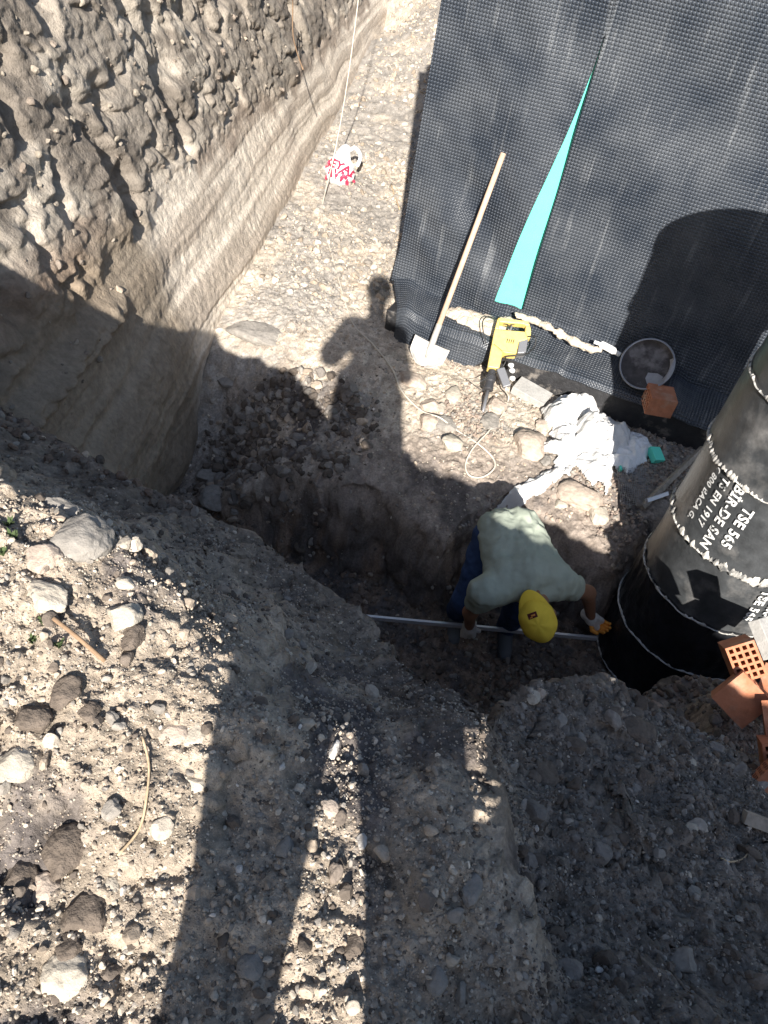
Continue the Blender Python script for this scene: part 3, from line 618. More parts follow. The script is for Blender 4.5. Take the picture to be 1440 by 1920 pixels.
# crumbs lodged on the cut side
n = 1100; iy = rng.integers(20, len(cy)-20, n); iz = rng.integers(50, len(cz)-30, n); k = (CZ_[iy, iz] > zb[iy, iz]-.05) | ((np.abs(CZ_[iy, iz]-.63) < .12) & (CY_[iy, iz] < 3.6)); iy, iz = iy[k], iz[k]; n = len(iy)
S = sizes(n, .006, .03, 2.5); scatter('cut_slope_crumbs', CXX[iy, iz]+S*.2, CY_[iy, iz], S, tones(n, [(.2, .165, .135), (.27, .235, .19), TAN], [5, 4, .4]), 1, .5, Z=CZ_[iy, iz])

def rock(px, py, wpx, hpx, mt, label, name='rock', cat='rock', grp=None, seed=0, sink=.47, ang=None, flat=.7, P=None):
    P = hit(px, py+hpx*.1) if P is None else np.array(P); D = np.linalg.norm(P-CAM); a = wpx*D/F_PX/2; b = hpx*D/F_PX/2
    V, Fs = ico(4); r = np.random.default_rng(seed+int(px)*7+int(py)); Q = V.copy()
    for _ in range(11):
        nrm = r.normal(size=3); nrm /= np.linalg.norm(nrm); c = r.uniform(.62, .92); d = Q @ nrm; Q = Q-np.where(d > c, d-c, 0)[:, None]*nrm*.93
    Q = Q*(1+.14*fbm(V[:, 0]*1.6+px, V[:, 1]*1.6+py, V[:, 2]*1.6, 3, 5)+.05*fbm(V[:, 0]*6+px, V[:, 1]*6, V[:, 2]*6, 3, 6))[:, None]
    az = -.14 if ang is None else ang
    Q = Q*np.array([a, b*1.15, min(a, b)*flat])*1.08; c_, s_ = math.cos(az), math.sin(az)
    Q = Q @ np.array([[c_, s_, 0], [-s_, c_, 0], [0, 0, 1]])
    o = np_mesh(name, Q, Fs, M[mt], smooth=True); o.location = (P[0], P[1], P[2]+min(a, b)*flat*(1-sink*2)*.6)
    return tag(o, label, cat, grp)
ROCKS = [
 (850, 736, 31, 50, 'rock_pale', 'upright pale oval stone on the sunlit floor between shovel and power hammer'),
 (807, 760, 36, 30, 'rock_tan', 'tan stone at upper left of the stone cluster below the shovel'),
 (803, 790, 42, 36, 'rock_tan', 'rounded tan stone the thin cable passes over below the shovel'),
 (826, 765, 22, 30, 'rock_pale', 'small pale stone touching the right of the tan cluster stone'),
 (836, 793, 44, 34, 'rock_grey', 'grey brown stone lying beside the cable in the stone cluster'),
 (850, 828, 52, 34, 'rock_pale', 'chalky white lump in the sun under the cable, left of the cable loop'),
 (928, 758, 40, 38, 'rock_tan', 'angular brown stone right beside the tip of the power hammer'),
 (918, 790, 40, 40, 'rock_grey', 'angular grey stone half buried below the power hammer tip'),
 (992, 830, 70, 62, 'rock_tan', 'large round brown boulder left of the white sacks'),
 (1018, 796, 36, 26, 'rock_tan', 'yellowish broken stone wedged between boulder and top white sack'),
 (1022, 862, 24, 28, 'rock_grey', 'small grey stone touching the lower right of the round brown boulder'),
 (1086, 926, 80, 58, 'rock_tan', 'broad flat tan boulder below the white sacks, half in shadow'),
 (1122, 962, 36, 38, 'rock_pale', 'pale triangular stone just right of the broad flat boulder'),
 (1050, 945, 26, 22, 'rock_pale', 'small pale stone at the left foot of the broad flat boulder'),
 (770, 712, 60, 40, 'rock_tan', 'low tan clod in the sun right below the shovel blade'),
 (485, 622, 125, 44, 'rock_grey', 'long pale grey slab at the foot of the cut slope beside the shadow edge'),
 (400, 893, 80, 30, 'rock_grey', 'smooth grey lump at the lower end of the dark rubble slope'),
 (410, 930, 66, 50, 'rock_grey', 'grey earth block peeking over the bank edge in the trench'),
 (425, 715, 34, 22, 'rock_grey', 'grey stone at the top of the dark rubble slope'),
 (300, 775, 36, 26, 'rock_dark', 'dark clod at the left edge of the rubble slope'),
 (455, 805, 36, 26, 'rock_grey', 'grey stone in the middle of the dark rubble slope'),
 (270, 835, 70, 90, 'rock_tan', 'bulging brown earth block at the foot of the cut slope in the shade'),
 (148, 1003, 105, 88, 'rock_grey', 'largest bluish grey lump on the shaded edge of the near bank'),
 (82, 1042, 62, 52, 'rock_tan', 'brown wedge of stone left of the large bluish lump'),
 (84, 1116, 90, 52, 'rock_pale', 'large flat pale stone in the sun at the left edge of the near bank'),
 (108, 945, 80, 30, 'rock_grey', 'low grey clod at the far shaded rim above the bluish lump'),
 (232, 1152, 58, 60, 'rock_pale', 'pale crumbly lump in the sun above the brown stick end'),
 (236, 1092, 36, 24, 'rock_pale', 'small pale stone at the shadow edge above the pale crumbly lump'),
 (248, 1190, 40, 46, 'rock_dark', 'dark brown clod right below the pale crumbly lump'),
 (365, 1372, 40, 50, 'rock_pale', 'pale stone at the left border of the left leg shadow'),
 (322, 1370, 52, 44, 'rock_tan', 'yellowish round stone left of the pale stone by the leg shadow'),
 (363, 1465, 44, 32, 'rock_pale', 'white chip at the left border of the leg shadow, below the pale stone'),
 (122, 1826, 72, 60, 'rock_pale', 'whitish round stone near the lower left corner'),
 (20, 1432, 70, 60, 'rock_pale', 'chalky pale lump at the left edge below the dark clods'),
 (205, 1658, 30, 24, 'rock_pale', 'small bright chip right of the dark clods at lower left'),
 (62, 1340, 60, 48, 'rock_dark', 'dark brown clod at the left edge in full sun'),
 (124, 1290, 44, 60, 'rock_dark', 'tall dark clod casting a black shadow on the sunlit gravel'),
 (168, 1332, 40, 34, 'rock_dark', 'small dark clod right of the tall dark clod'),
 (126, 1590, 72, 74, 'rock_dark', 'dark rough clod with deep shadow in the lower left gravel'),
 (80, 1660, 56, 44, 'rock_tan', 'brown clod below and left of the dark rough clod'),
 (160, 1710, 80, 60, 'rock_dark', 'low wide brown clod at lower left in the sun'),
 (30, 1650, 56, 56, 'rock_dark', 'brown clod cut by the left picture edge'),
 (130, 1775, 44, 44, 'rock_dark', 'dark clod right above the whitish round stone'),
 (616, 1512, 36, 26, 'rock_tan', 'ochre stone in the bright wedge between the leg shadows'),
 (662, 1775, 34, 46, 'rock_dark', 'dark pointed stone at the foot of the bright wedge'),
 (536, 1585, 30, 36, 'rock_grey', 'grey stone lying inside the left leg shadow'),
 (470, 1810, 40, 36, 'rock_grey', 'grey stone low in the left leg shadow'),
 (884, 1664, 34, 46, 'rock_grey', 'grey oval stone standing at the crease between bank and spoil pile'),
 (820, 1832, 34, 40, 'rock_grey', 'rounded grey stone at the bottom of the shaded bank'),
 (1012, 1445, 74, 62, 'rock_dark', 'big dark clod on the left flank of the spoil pile'),
 (1195, 1368, 84, 44, 'rock_dark', 'long dark slab on the spoil pile crest'),
 (1208, 1455, 32, 30, 'rock_dark', 'dark round clod in the middle of the spoil pile'),
 (1050, 1350, 26, 28, 'rock_grey', 'rough grey stone on the upper left of the spoil pile'),
 (1086, 1384, 26, 26, 'rock_grey', 'rounded grey stone below the rough grey stone on the spoil pile'),
 (1000, 1305, 24, 24, 'rock_pale', 'pale stone at the upper left tip of the spoil pile'),
 (1014, 1300, 20, 20, 'rock_tan', 'light brown stone touching the pale stone at the tip of the spoil pile'),
 (1190, 1478, 32, 22, 'rock_grey', 'pale grey oblong stone below the dark round clod'),
 (1294, 1429, 22, 16, 'rock_pale', 'single white stone high on the spoil pile below the hollow'),
 (1298, 1552, 20, 16, 'rock_pale', 'single white stone in the middle right of the spoil pile'),
 (1302, 1673, 24, 22, 'rock_grey', 'flat light grey stone low on the spoil pile'),
 (1275, 1668, 20, 16, 'rock_grey', 'small grey stone left of the flat light grey stone'),
 (1256, 1236, 0, 0, None, None),
 (1312, 1248, 70, 50, 'rock_dark', 'dark earth lump under the base of the black column'),
]
for r_ in ROCKS:
    if r_[4]: rock(*r_[:6])

# ================================================================== TOOLS, SACKS AND DEBRIS
def plane_px(px, py, P0, N): r = ray(px, py); t = ((P0-CAM) @ N)/(r @ N); return CAM+r*t
def prism(mb, outline, N, th, holes=None):
    """outline of 3-D points lying in one plane with normal N, given thickness th away from the viewer"""
    n = len(outline); A = [np.array(p) for p in outline]; B = [p-N*th for p in A]
    mb.add(A+B, [tuple(range(n)), tuple(range(2*n-1, n-1, -1))]+[((i+1) % n, i, n+i, n+(i+1) % n) for i in range(n)])
def zpx(zx, zy, ox, oy, k): return ox+zx/k, oy+zy/k
def unit(v): v = np.array(v, float); return v/np.linalg.norm(v)
# shovel leaning on the wall
blade0 = hit(790, 690); blade0[2] += .0
top = W(.52, .12, 1.29); top = CAM+ray(944, 287)*(((W(0, .10, 0)-CAM) @ WN)/(ray(944, 287) @ WN))
foot = at(812, 640, .17)
sv = empty('shovel', blade0, 'long wooden handled shovel leaning on the dimpled sheets, blade on the ground', 'shovel')
mb = MB(); ax_ = unit(top-foot); mb.tube([foot-ax_*.02, foot+(top-foot)*.3, foot+(top-foot)*.65, top], [.019, .0175, .0175, .017], 14); keep(mb.build('shaft', M['wood'], smooth=True), sv)
side = unit(np.cross(ax_, unit(CAM-foot))); bn = unit(np.cross(side, ax_)); bn = bn if bn @ (CAM-foot) > 0 else -bn
tip = blade0+np.array([0, 0, .015]); ba = unit(foot-tip); bs = unit(np.cross(ba, bn)); bs = bs if bs[0] > 0 else -bs; bn2 = unit(np.cross(bs, ba)); bn2 = bn2 if bn2 @ (CAM-foot) > 0 else -bn2
L_ = np.linalg.norm(foot-tip)*.93; nu, nv = 25, 27; V = []
for i in range(nv):
    t = i/(nv-1); wd = .118*min(1, (t/.42+.02)**.5)*(1+.06*t)
    for j in range(nu):
        s = 2*j/(nu-1)-1; V.append(tip+ba*(t*L_+.02*(1-abs(s))*(t < .2)*0)+bs*s*wd+bn2*(.035*s*s-.03*(1-t)**2-.012*math.exp(-(s/.14)**2)*t))
o = np_mesh('blade', V, grid_faces(nv, nu), M['steel']); s_ = o.modifiers.new('t', 'SOLIDIFY'); s_.thickness = .004; keep(o, sv)
mb = MB(); mb.tube([tip+ba*L_*.35+bn2*.004, tip+ba*L_*.7+bn2*.012, foot, foot+ax_*.12], [.006, .017, .022, .021], 12); keep(mb.build('socket', M['steel'], smooth=True), sv)
for s in (-1, 1): mb = MB(); c = tip+ba*L_*.9+bs*s*.07+bn2*.022; mb.tube([c, c+bn2*.006], .005, 8); keep(mb.build('rivet', M['dark_metal']), sv)

# yellow power hammer standing on its bit
P0 = hit(905, 774); PT = CAM+ray(958, 600)*(((W(0, .26, 0)-CAM) @ WN)/(ray(958, 600) @ WN))
hax = unit(PT-P0); hs = unit(np.cross(hax, unit(CAM-P0))); hs = hs if hs[0] > 0 else -hs; hn = unit(np.cross(hs, hax)); hn = hn if hn @ (CAM-P0) > 0 else -hn
hm = empty('power_hammer', P0, 'yellow electric demolition hammer standing on its chisel at the foot of the green strip', 'power tool')
def hp(zx, zy): px, py = zpx(zx, zy, 860, 560, 5.646); return plane_px(px, py, PT+hn*.03, hn)
mb = MB()
# grip frame around the handle opening, main housing, front barrel: butted blocks of different thickness
prism(mb, [hp(*q) for q in [(418, 196), (715, 232), (745, 250), (760, 285), (712, 283), (690, 268), (432, 246)]], hn, .055)
prism(mb, [hp(*q) for q in [(712, 283), (760, 285), (768, 330), (765, 405), (735, 425), (704, 345)]], hn, .055)
prism(mb, [hp(*q) for q in [(418, 196), (432, 246), (430, 325), (383, 318)]], hn, .055)
prism(mb, [hp(*q) for q in [(383, 318), (430, 325), (704, 345), (735, 425), (700, 440), (640, 455), (612, 582), (500, 572), (470, 560), (352, 470)]], hn-0*hn, .082)
prism(mb, [hp(*q) for q in [(352, 470), (470, 560), (462, 600), (430, 740), (305, 722)]], hn, .075)
keep(mb.build('housing', M['yellow'], bevel=.008), hm)
for q in range(4): mb = MB(); a_ = hp(520+q*22, 425+q*3)+hn*.001; mb.tube([a_, a_+hax*-.030], .0028, 6); keep(mb.build('air_vent', M['black']), hm)
mb = MB(); mb.tube([hp(372, 478)+hn*.001, hp(462, 552)+hn*.001, hp(600, 574)+hn*.001], .0018, 6); keep(mb.build('seam', M['black']), hm)
mb = MB(); prism(mb, [hp(*q)+hn*.004 for q in [(640, 455), (700, 440), (735, 425), (715, 560), (690, 575), (622, 578)]], hn, .07); prism(mb, [hp(*q)-hn*.02 for q in [(560, 262), (580, 270), (560, 330), (540, 325)]], hn, .03); keep(mb.build('motor_cover', M['grey_metal'], bevel=.004), hm)
mb = MB(); a = hp(365, 735)-hn*.035; b = hp(315, 950)-hn*.035; c = hp(285, 1000)-hn*.035; e = P0+np.array([0, 0, .0])
mb.tube([a, a+(b-a)*.25, a+(b-a)*.3, a+(b-a)*.55, a+(b-a)*.58, a+(b-a)*.95, b], [.024, .024, .034, .034, .028, .034, .022], 16); keep(mb.build('chuck', M['dark_metal'], smooth=False, bevel=.002), hm)
mb = MB(); mb.tube([b, b+(e-b)*.9, e], [.0125, .0115, .003], 10); keep(mb.build('chisel_bit', M['grey_metal'], smooth=True), hm)
mb = MB(); mb.tube([hp(375, 790)+hn*0, hp(240, 872), hp(120, 885), hp(235, 965), hp(268, 968)], .003, 6); keep(mb.build('retainer_clip', M['dark_metal']), hm)
mb = MB(); mb.tube(spline([hp(420, 198)-hn*.03, hp(310, 190), hp(255, 240), hp(262, 360), hp(300, 460)-hn*.04]), .004, 8)
mb.tube(spline([hp(730, 410)+hn*.01, hp(800, 430)+hn*.03, hp(805, 500), hp(720, 585), hp(600, 602), hp(505, 600)-hn*.02, hp(500, 660), hp(450, 740)-hn*.03]), .0045, 8)
mb.tube(spline([hp(480, 250)-hn*.02, hp(520, 275), hp(545, 305), hp(560, 275), hp(600, 255)-hn*.02]), .003, 6); keep(mb.build('power_lead', M['black'], smooth=True), hm)
# socket strip with three white plugs
pA, pB = hp(440, 745), hp(510, 935); ps = empty('socket_strip', pB, 'grey socket strip with three white plugs hanging beside the power hammer', 'socket strip')
axs = unit(pB-pA); sds = unit(np.cross(axs, hn)); Rb = np.stack([sds, hn, axs], 1); mb = MB(); mb.box((pA+pB)/2-hn*.0, (.052, .036, np.linalg.norm(pB-pA)), Rb); keep(mb.build('strip_body', M['grey_metal'], bevel=.004), ps)
for q in ((548, 712), (560, 768), (563, 850)):
    mb = MB(); c = hp(*q)+hn*.01; mb.tube([c-hs*.016, c-hs*.004, c+hs*.012, c+hs*.02], [.008, .015, .016, .008], 10); keep(mb.build('plug', M['white'], smooth=True), ps)
# long thin cable: hanging from above, over the floor, looping to the socket strip
gp = lambda px, py, dz=.013: hit(px, py)+np.array([0, 0, dz])
bagP = hit(636, 340); vx = bagP+np.array([-.02, .02, 0])
pts = [vx+np.array([.0, .05, 3.2]), vx+np.array([.02, .03, 1.8]), vx+np.array([0, .02, .9]), vx+np.array([-.05, 0, .25])]
pts += [gp(606, 380), gp(605, 420), gp(622, 480), gp(640, 545), gp(662, 610), gp(700, 650), gp(735, 695), gp(752, 735), gp(788, 772), gp(822, 795, .05), gp(850, 806), gp(895, 835), gp(922, 860), gp(926, 880), gp(905, 897), gp(880, 895), gp(872, 875), gp(885, 845), gp(915, 812), gp(940, 782), gp(952, 752, .02), pB+np.array([0, 0, -.03]), pB]
mb = MB(); mb.tube(spline(pts, 9), .0052, 8); tag(mb.build('extension_cable', M['cable'], smooth=True), 'long thin pale cable hanging by the cut slope and looping over the floor', 'cable')

# knotted carrier bag with red print
D = np.linalg.norm(bagP-CAM); bc = hit(637, 335)+np.array([0, 0, .10])
rot = np.array(ROT).T
bg_ = empty('carrier_bag', bc-np.array([0, 0, .1]), 'white knotted carrier bag with red lettering on the floor under the hanging cable', 'bag')
bx = unit(ROT @ np.array([1., -.12, 0])); by = unit(ROT @ np.array([.12, 1., 0])); bz = unit(np.cross(bx, by))
def crump(k, a, s=0): return lambda G: a*(1-2*np.abs(fbm(G[..., 0]*k, G[..., 1]*k, G[..., 2]*k, 3, 120+s)))
o = blob('bag_body', [('E', bc-by*.04, (.155, .15, .10)), ('C', bc+by*.05, bc+by*.17+bx*.02, .10, .055), ('C', bc-by*.12, bc-by*.18, .11, .05)], M['plastic_bag'], res=.009, k=.06, warp=crump(9, .018), keepto=bg_)
mb = MB(); mb.tube(spline([bc+by*.15+bx*.03, bc+by*.20+bx*.11, bc+by*.13+bx*.17, bc+by*.03+bx*.15]), [.03]*1+[.018]*(3*8-1)+[.015], 8); keep(mb.build('bag_handle', M['plastic_bag'], smooth=True), bg_)
from mathutils.bvhtree import BVHTree
def decal(txt, org, ux, uy, nn, size, target, mt, parent, name='lettering', ang=0, off=.004, bold=.04):
    cu = bpy.data.curves.new(name, 'FONT'); cu.body = txt; cu.size = size; cu.offset = size*bold
    to = bpy.data.objects.new('tmp', cu); COL.objects.link(to); bpy.context.view_layer.update()
    me = bpy.data.meshes.new_from_object(to.evaluated_get(bpy.context.evaluated_depsgraph_get())); bpy.data.objects.remove(to)
    import bmesh
    bm = bmesh.new(); bm.from_mesh(me); bmesh.ops.triangulate(bm, faces=bm.faces); bmesh.ops.subdivide_edges(bm, edges=bm.edges, cuts=2, use_grid_fill=True); bm.to_mesh(me); bm.free()
    tv = [v.co.copy() for v in target.data.vertices]; bv = BVHTree.FromPolygons(tv, [tuple(p.vertices) for p in target.data.polygons])
    c_, s_ = math.cos(ang), math.sin(ang)
    for v in me.vertices:
        x, y = v.co.x*c_-v.co.y*s_, v.co.x*s_+v.co.y*c_; p = org+ux*x+uy*y
        h = bv.ray_cast(Vector(p+nn*.5), Vector(-nn)); q = np.array(h[0]) if h[0] is not None else p
        v.co = Vector(q+nn*off)
    me.materials.clear(); me.materials.append(mt); return keep(link(bpy.data.objects.new(name, me)), parent)
decal('SEYAL', bc-bx*.15-by*.015, bx, by, bz, .115, o, M['red'], bg_, ang=-.35)
decal('AVM', bc-bx*.13-by*.12, bx, by, bz, .11, o, M['red'], bg_, ang=-.25)

# heap of white sacks
def SK(px, py, z): return at(px, py, z)
def sack(prims, label, name='sack', cat='sack', mt='sack', k=.06, res=.011, wk=3.6, wa=.030, s=0, sharp=0):
    def wf(G):
        x, y, z = G[..., 0], G[..., 1], G[..., 2]; q = fbm(x*wk, y*wk, z*wk, 2, 130+s); r = np.random.default_rng(50+s); f = 0
        for i in range(6):
            n = r.normal(size=3); n /= np.linalg.norm(n); kk = (5.5, 7, 9, 12, 16, 21)[i]; t = (G @ n)*kk+r.uniform()+(.5+.1*i)*fbm(x*4, y*4, z*4, 2, 140+i+s)
            f = f+(np.abs(t-np.floor(t)-.5)-.25)*2*(1.25, 1.1, .9, .7, .5, .38)[i]
        return wa*.42*f+wa*.4*q
    o = blob(name, prims, M[mt], res=res, k=k, warp=wf); return tag(o, label, cat, 'white sacks heaped by the footing' if cat == 'sack' else None)
def drape(outline, H0, zmap, label, sd_, bumps=(), ed=.045, amp=.02, res=.006, kind=('sack', 'sack', 'sack')):
    Q = np.array([at(x, y, zmap)[:2] for x, y in outline]); lo = Q.min(0)-.02; hi = Q.max(0)+.02
    gx = np.arange(lo[0], hi[0], res); gy = np.arange(lo[1], hi[1], res); A, B = np.meshgrid(gx, gy, indexing='ij')
    d_ = -poly_sd(A, B, Q)+.012*fbm(A*14, B*14, 0, 3, 200+sd_); g_ = ground(A, B)
    w1 = fbm(A*5, B*5, sd_, 3, 201); w2 = fbm(A*5+9, B*5, sd_, 3, 202)
    big = 1-np.exp(-np.clip(d_, 0, 1)/ed)
    cr_ = -np.abs(fbm(A*6+1.6*w1, B*6+1.6*w2, sd_, 2, 203))*2.8+-np.abs(fbm(A*13+2*w2, B*13+2*w1, sd_, 2, 204))*.5+.1*np.abs(fbm(A*26+w1, B*26+w2, sd_, 2, 205))
    z = g_+.012+H0*big*(.75+.5*w1)+amp*(cr_+.9)*np.clip(d_/.03, 0, 1)
    for bx0, by0, r0, h0 in bumps: c = at(bx0, by0, zmap+.06); z = z+h0*np.exp(-((A-c[0])**2+(B-c[1])**2)/(r0*r0))*big
    keep_ = d_ > 0; idx = -np.ones(A.shape, int); F4 = keep_[:-1, :-1] & keep_[1:, :-1] & keep_[1:, 1:] & keep_[:-1, 1:]
    used = np.zeros(A.shape, bool)
    for i, j in ((0, 0), (1, 0), (1, 1), (0, 1)): used[i:i+F4.shape[0], j:j+F4.shape[1]] |= F4
    idx[used] = np.arange(used.sum()); I, J = np.nonzero(F4); Fq = np.stack([idx[I, J], idx[I+1, J], idx[I+1, J+1], idx[I, J+1]], -1)
    slope = .010*fbm(A*20, B*20, 3, 2, 206)
    o = np_mesh(kind[0], np.stack([A+slope, B-slope, z], -1)[used], Fq, M[kind[2]]); m_ = o.modifiers.new('thickness', 'SOLIDIFY'); m_.thickness = .004
    return tag(o, label, kind[1], 'white sacks heaped by the footing' if kind[1] == 'sack' else None)
zz = lambda L: [(1000+x/4.8, 650+y/4.8) for x, y in L]
drape(zz([(95, 500), (190, 420), (380, 340), (500, 350), (610, 440), (640, 520), (520, 560), (420, 590), (330, 650), (240, 670), (140, 640), (90, 580)]), .10, .08, 'rounded bright white sack at the top of the heap against the footing', 1, ((1055, 765, .10, .08), (1100, 745, .08, .08)))
drape(zz([(170, 650), (330, 600), (420, 640), (430, 900), (410, 985), (375, 1100), (290, 1075), (215, 1120), (190, 1040), (225, 930), (100, 900), (60, 800), (230, 830), (165, 740)]), .06, .04, 'crumpled white sack with yellow stains in the middle of the heap', 2, ((1055, 810, .07, .05),), ed=.035)
drape(zz([(395, 640), (470, 560), (650, 540), (830, 620), (920, 720), (900, 830), (760, 890), (755, 1000), (770, 1110), (700, 1215), (650, 1120), (590, 1150), (480, 1060), (400, 960), (385, 800)]), .11, .06, 'largest white sack with a brown stain, half in the column shadow', 3, ((1118, 790, .11, .10), (1165, 815, .07, .05)))
drape(zz([(700, 900), (800, 740), (900, 690), (985, 705), (1075, 760), (1110, 850), (1075, 940), (985, 975), (960, 1010), (900, 1060), (850, 1010), (790, 1000), (720, 985)]), .05, .06, 'translucent white plastic bag at the right end of the sack heap', 4, ((1185, 840, .05, .05), (1222, 822, .03, .03), (1215, 845, .03, .03)), ed=.03, amp=.016, res=.005, kind=('plastic_bag', 'bag', 'plastic_bag'))
drape([(940, 918), (960, 900), (985, 893), (1010, 880), (1046, 866), (1066, 878), (1050, 893), (1010, 912), (985, 925), (962, 942), (955, 930)], .035, .02, 'flattened white sack trailing toward the worker', 5, (), ed=.03, amp=.014, res=.005)
# thin slab behind the hammer, green foam scraps
def chunk(name, P, sz, eul, mt, label, cat, bev=.003, grp=None):
    from mathutils import Euler
    R = np.array(Euler(eul).to_matrix()); mb = MB(); mb.box((0, 0, 0), sz, R); o = mb.build(name, M[mt], bevel=bev); o.location = [float(v) for v in P]
    o.data.vertices.foreach_get; 
    return tag(o, label, cat, grp)
chunk('foam_scrap', hit(1226, 860)+[0, 0, .03], (.085, .10, .045), (.35, .2, .5), 'xps', 'chunky green foam offcut on the pebbles right of the sacks', 'foam')
chunk('foam_scrap', hit(1158, 876)+[0, 0, .02], (.014, .10, .03), (.2, .1, .25), 'xps', 'thin sliver of green foam below the big white sack', 'foam')
chunk('concrete_slab', hit(995, 742)+[0, 0, .02], (.24, .14, .06), (.1, .1, -.42), 'concrete', 'flat concrete chunk at the foot of the footing right of the hammer', 'concrete')
# soil spilled on the ledge strip
for (lst, lab, seed_) in (([(858, 588, .06), (880, 594, .085), (905, 606, .10), (930, 616, .085), (955, 600, .03), (880, 612, .06), (905, 624, .07), (925, 632, .055)], 'heap of pale soil spilled on the strip left of the power hammer', 1),
                   ([(975, 592, .022), (1000, 600, .024), (1025, 610, .026), (1050, 625, .03), (1075, 638, .034), (1100, 650, .026), (1125, 656, .018)], 'thin line of pale soil along the crease right of the power hammer', 2)):
    cs_ = [(WN*.035+WZ*.012)*(seed_ == 1)+CAM+ray(a, b)*(((W(0, .17, 0)-CAM) @ WN)/(ray(a, b) @ WN))-WZ*.004 for a, b, c in lst]; pr = [('E', c_, (l[2]*1.3, l[2]*1.1, l[2]*.48)) for c_, l in zip(cs_, lst)]
    pr += [('C', cs_[i], cs_[i+1], lst[i][2]*.45, lst[i+1][2]*.45) for i in range(len(cs_)-1)]
    o = blob('soil_spill', pr, M['soil_pale'], res=.006, k=.03, warp=lambda G: .016*fbm(G[..., 0]*22, G[..., 1]*22, G[..., 2]*22, 4, 140)+.006*fbm(G[..., 0]*70, G[..., 1]*70, G[..., 2]*70, 2, 141)); tag(o, lab, 'soil')
c0 = CAM+ray(1140, 652)*(((W(0, .15, 0)-CAM) @ WN)/(ray(1140, 652) @ WN)); c1 = CAM+ray(1125, 645)*(((W(0, .15, 0)-CAM) @ WN)/(ray(1125, 645) @ WN))
mb = MB(); mb.tube(spline([c1-WU*.04, c1, c0+WU*.0, c0+WU*.09-WZ*.02]), [.012]*9+[.024]*12+[.016]*4, 10); tag(mb.build('foam_rope', M['white'], smooth=True), 'short white strip of foam lying in the crease left of the round pan', 'foam')
# round pan leaning on the sheet
pc = CAM+ray(1213, 682)*(((W(0, .24, 0)-CAM) @ WN)/(ray(1213, 682) @ WN)); pn = unit(unit(CAM-pc)+np.array([-.25, .1, .35])); pu = unit(np.cross([0, 0, 1], pn)); pv = np.cross(pn, pu)
pan = empty('round_pan', pc, 'round dark pan with a pale rim leaning on the sheets above the single brick', 'pan')
def lathe(prof, n=56):
    mb = MB(); V = [pc+pn*h+r*(math.cos(2*math.pi*k/n)*pu+math.sin(2*math.pi*k/n)*pv) for r, h in prof for k in range(n)]
    mb.add(V, [(i*n+k, i*n+(k+1) % n, (i+1)*n+(k+1) % n, (i+1)*n+k) for i in range(len(prof)-1) for k in range(n)]); return mb
RR = .172
keep(lathe([(.0001, -.035), (.08, -.035), (.13, -.034), (.152, -.026), (RR-.012, .0)]).build('pan_inside', M['lidin'], smooth=True), pan)
keep(lathe([(RR-.012, .0), (RR-.004, .004), (RR, .0), (RR-.001, -.012), (.150, -.045), (.0001, -.048)]).build('pan_rim', M['grey_metal'], smooth=True), pan)
fx = lambda a, b, h: pc+pu*a*RR+pv*b*RR+pn*h
V = [fx(a, b, h) for a, b, h in ((.18, -.22, -.031), (.5, -.08, -.031), (.74, -.10, -.028), (.80, -.35, -.024), (.62, -.55, -.026), (.40, -.60, -.031), (.22, -.45, -.031))]
keep(py_mesh('dried_film', V, [tuple(range(7))], M['film']), pan)
V = [fx(.985*math.cos(a), .985*math.sin(a), .003) for a in np.linspace(-.75, .75, 12)]+[fx(.80*math.cos(a), .80*math.sin(a), -.018) for a in np.linspace(.75, -.75, 12)]
keep(py_mesh('dried_film', V, [tuple(range(24))], M['film']), pan)

# ------------------------------------------------------------------ hollow bricks
def hollow(w_, h_, d_, nx, ny, rec=.11):
    """outer block w x h, depth d, openings nx x ny running through; mesh centred on its middle"""
    V = []; Fs = []
    def q(a, b, c, d): n = len(V); V.extend([a, b, c, d]); Fs.append((n, n+1, n+2, n+3))
    t = .0095; cw = (w_-t)/nx; ch = (h_-t)/ny
    xs = [0]; ys = [0]
    for i in range(nx): xs += [t+i*cw, (i+1)*cw]
    xs.append(w_)
    for j in range(ny): ys += [t+j*ch, (j+1)*ch]
    ys.append(h_)
    cx, cy_ = w_/2, h_/2
    for side_, z in ((1, d_/2), (-1, -d_/2)):
        for i in range(len(xs)-1):
            for j in range(len(ys)-1):
                if i % 2 == 1 and j % 2 == 1: continue
                a = [(xs[i]-cx, ys[j]-cy_, z), (xs[i+1]-cx, ys[j]-cy_, z), (xs[i+1]-cx, ys[j+1]-cy_, z), (xs[i]-cx, ys[j+1]-cy_, z)]
                q(*(a if side_ > 0 else a[::-1]))
    for i in range(1, len(xs)-1, 2):
        for j in range(1, len(ys)-1, 2):
            x0, x1, y0, y1 = xs[i]-cx, xs[i+1]-cx, ys[j]-cy_, ys[j+1]-cy_; a, b = d_/2, -d_/2
            q((x0, y0, a), (x1, y0, a), (x1, y0, b), (x0, y0, b)); q((x1, y0, a), (x1, y1, a), (x1, y1, b), (x1, y0, b)); q((x1, y1, a), (x0, y1, a), (x0, y1, b), (x1, y1, b)); q((x0, y1, a), (x0, y0, a), (x0, y0, b), (x0, y1, b))
    X, Yb, Z = w_/2, h_/2, d_/2
    q((-X, -Yb, Z), (-X, -Yb, -Z), (X, -Yb, -Z), (X, -Yb, Z)); q((X, -Yb, Z), (X, -Yb, -Z), (X, Yb, -Z), (X, Yb, Z)); q((X, Yb, Z), (X, Yb, -Z), (-X, Yb, -Z), (-X, Yb, Z)); q((-X, Yb, Z), (-X, Yb, -Z), (-X, -Yb, -Z), (-X, -Yb, Z))
    return V, Fs
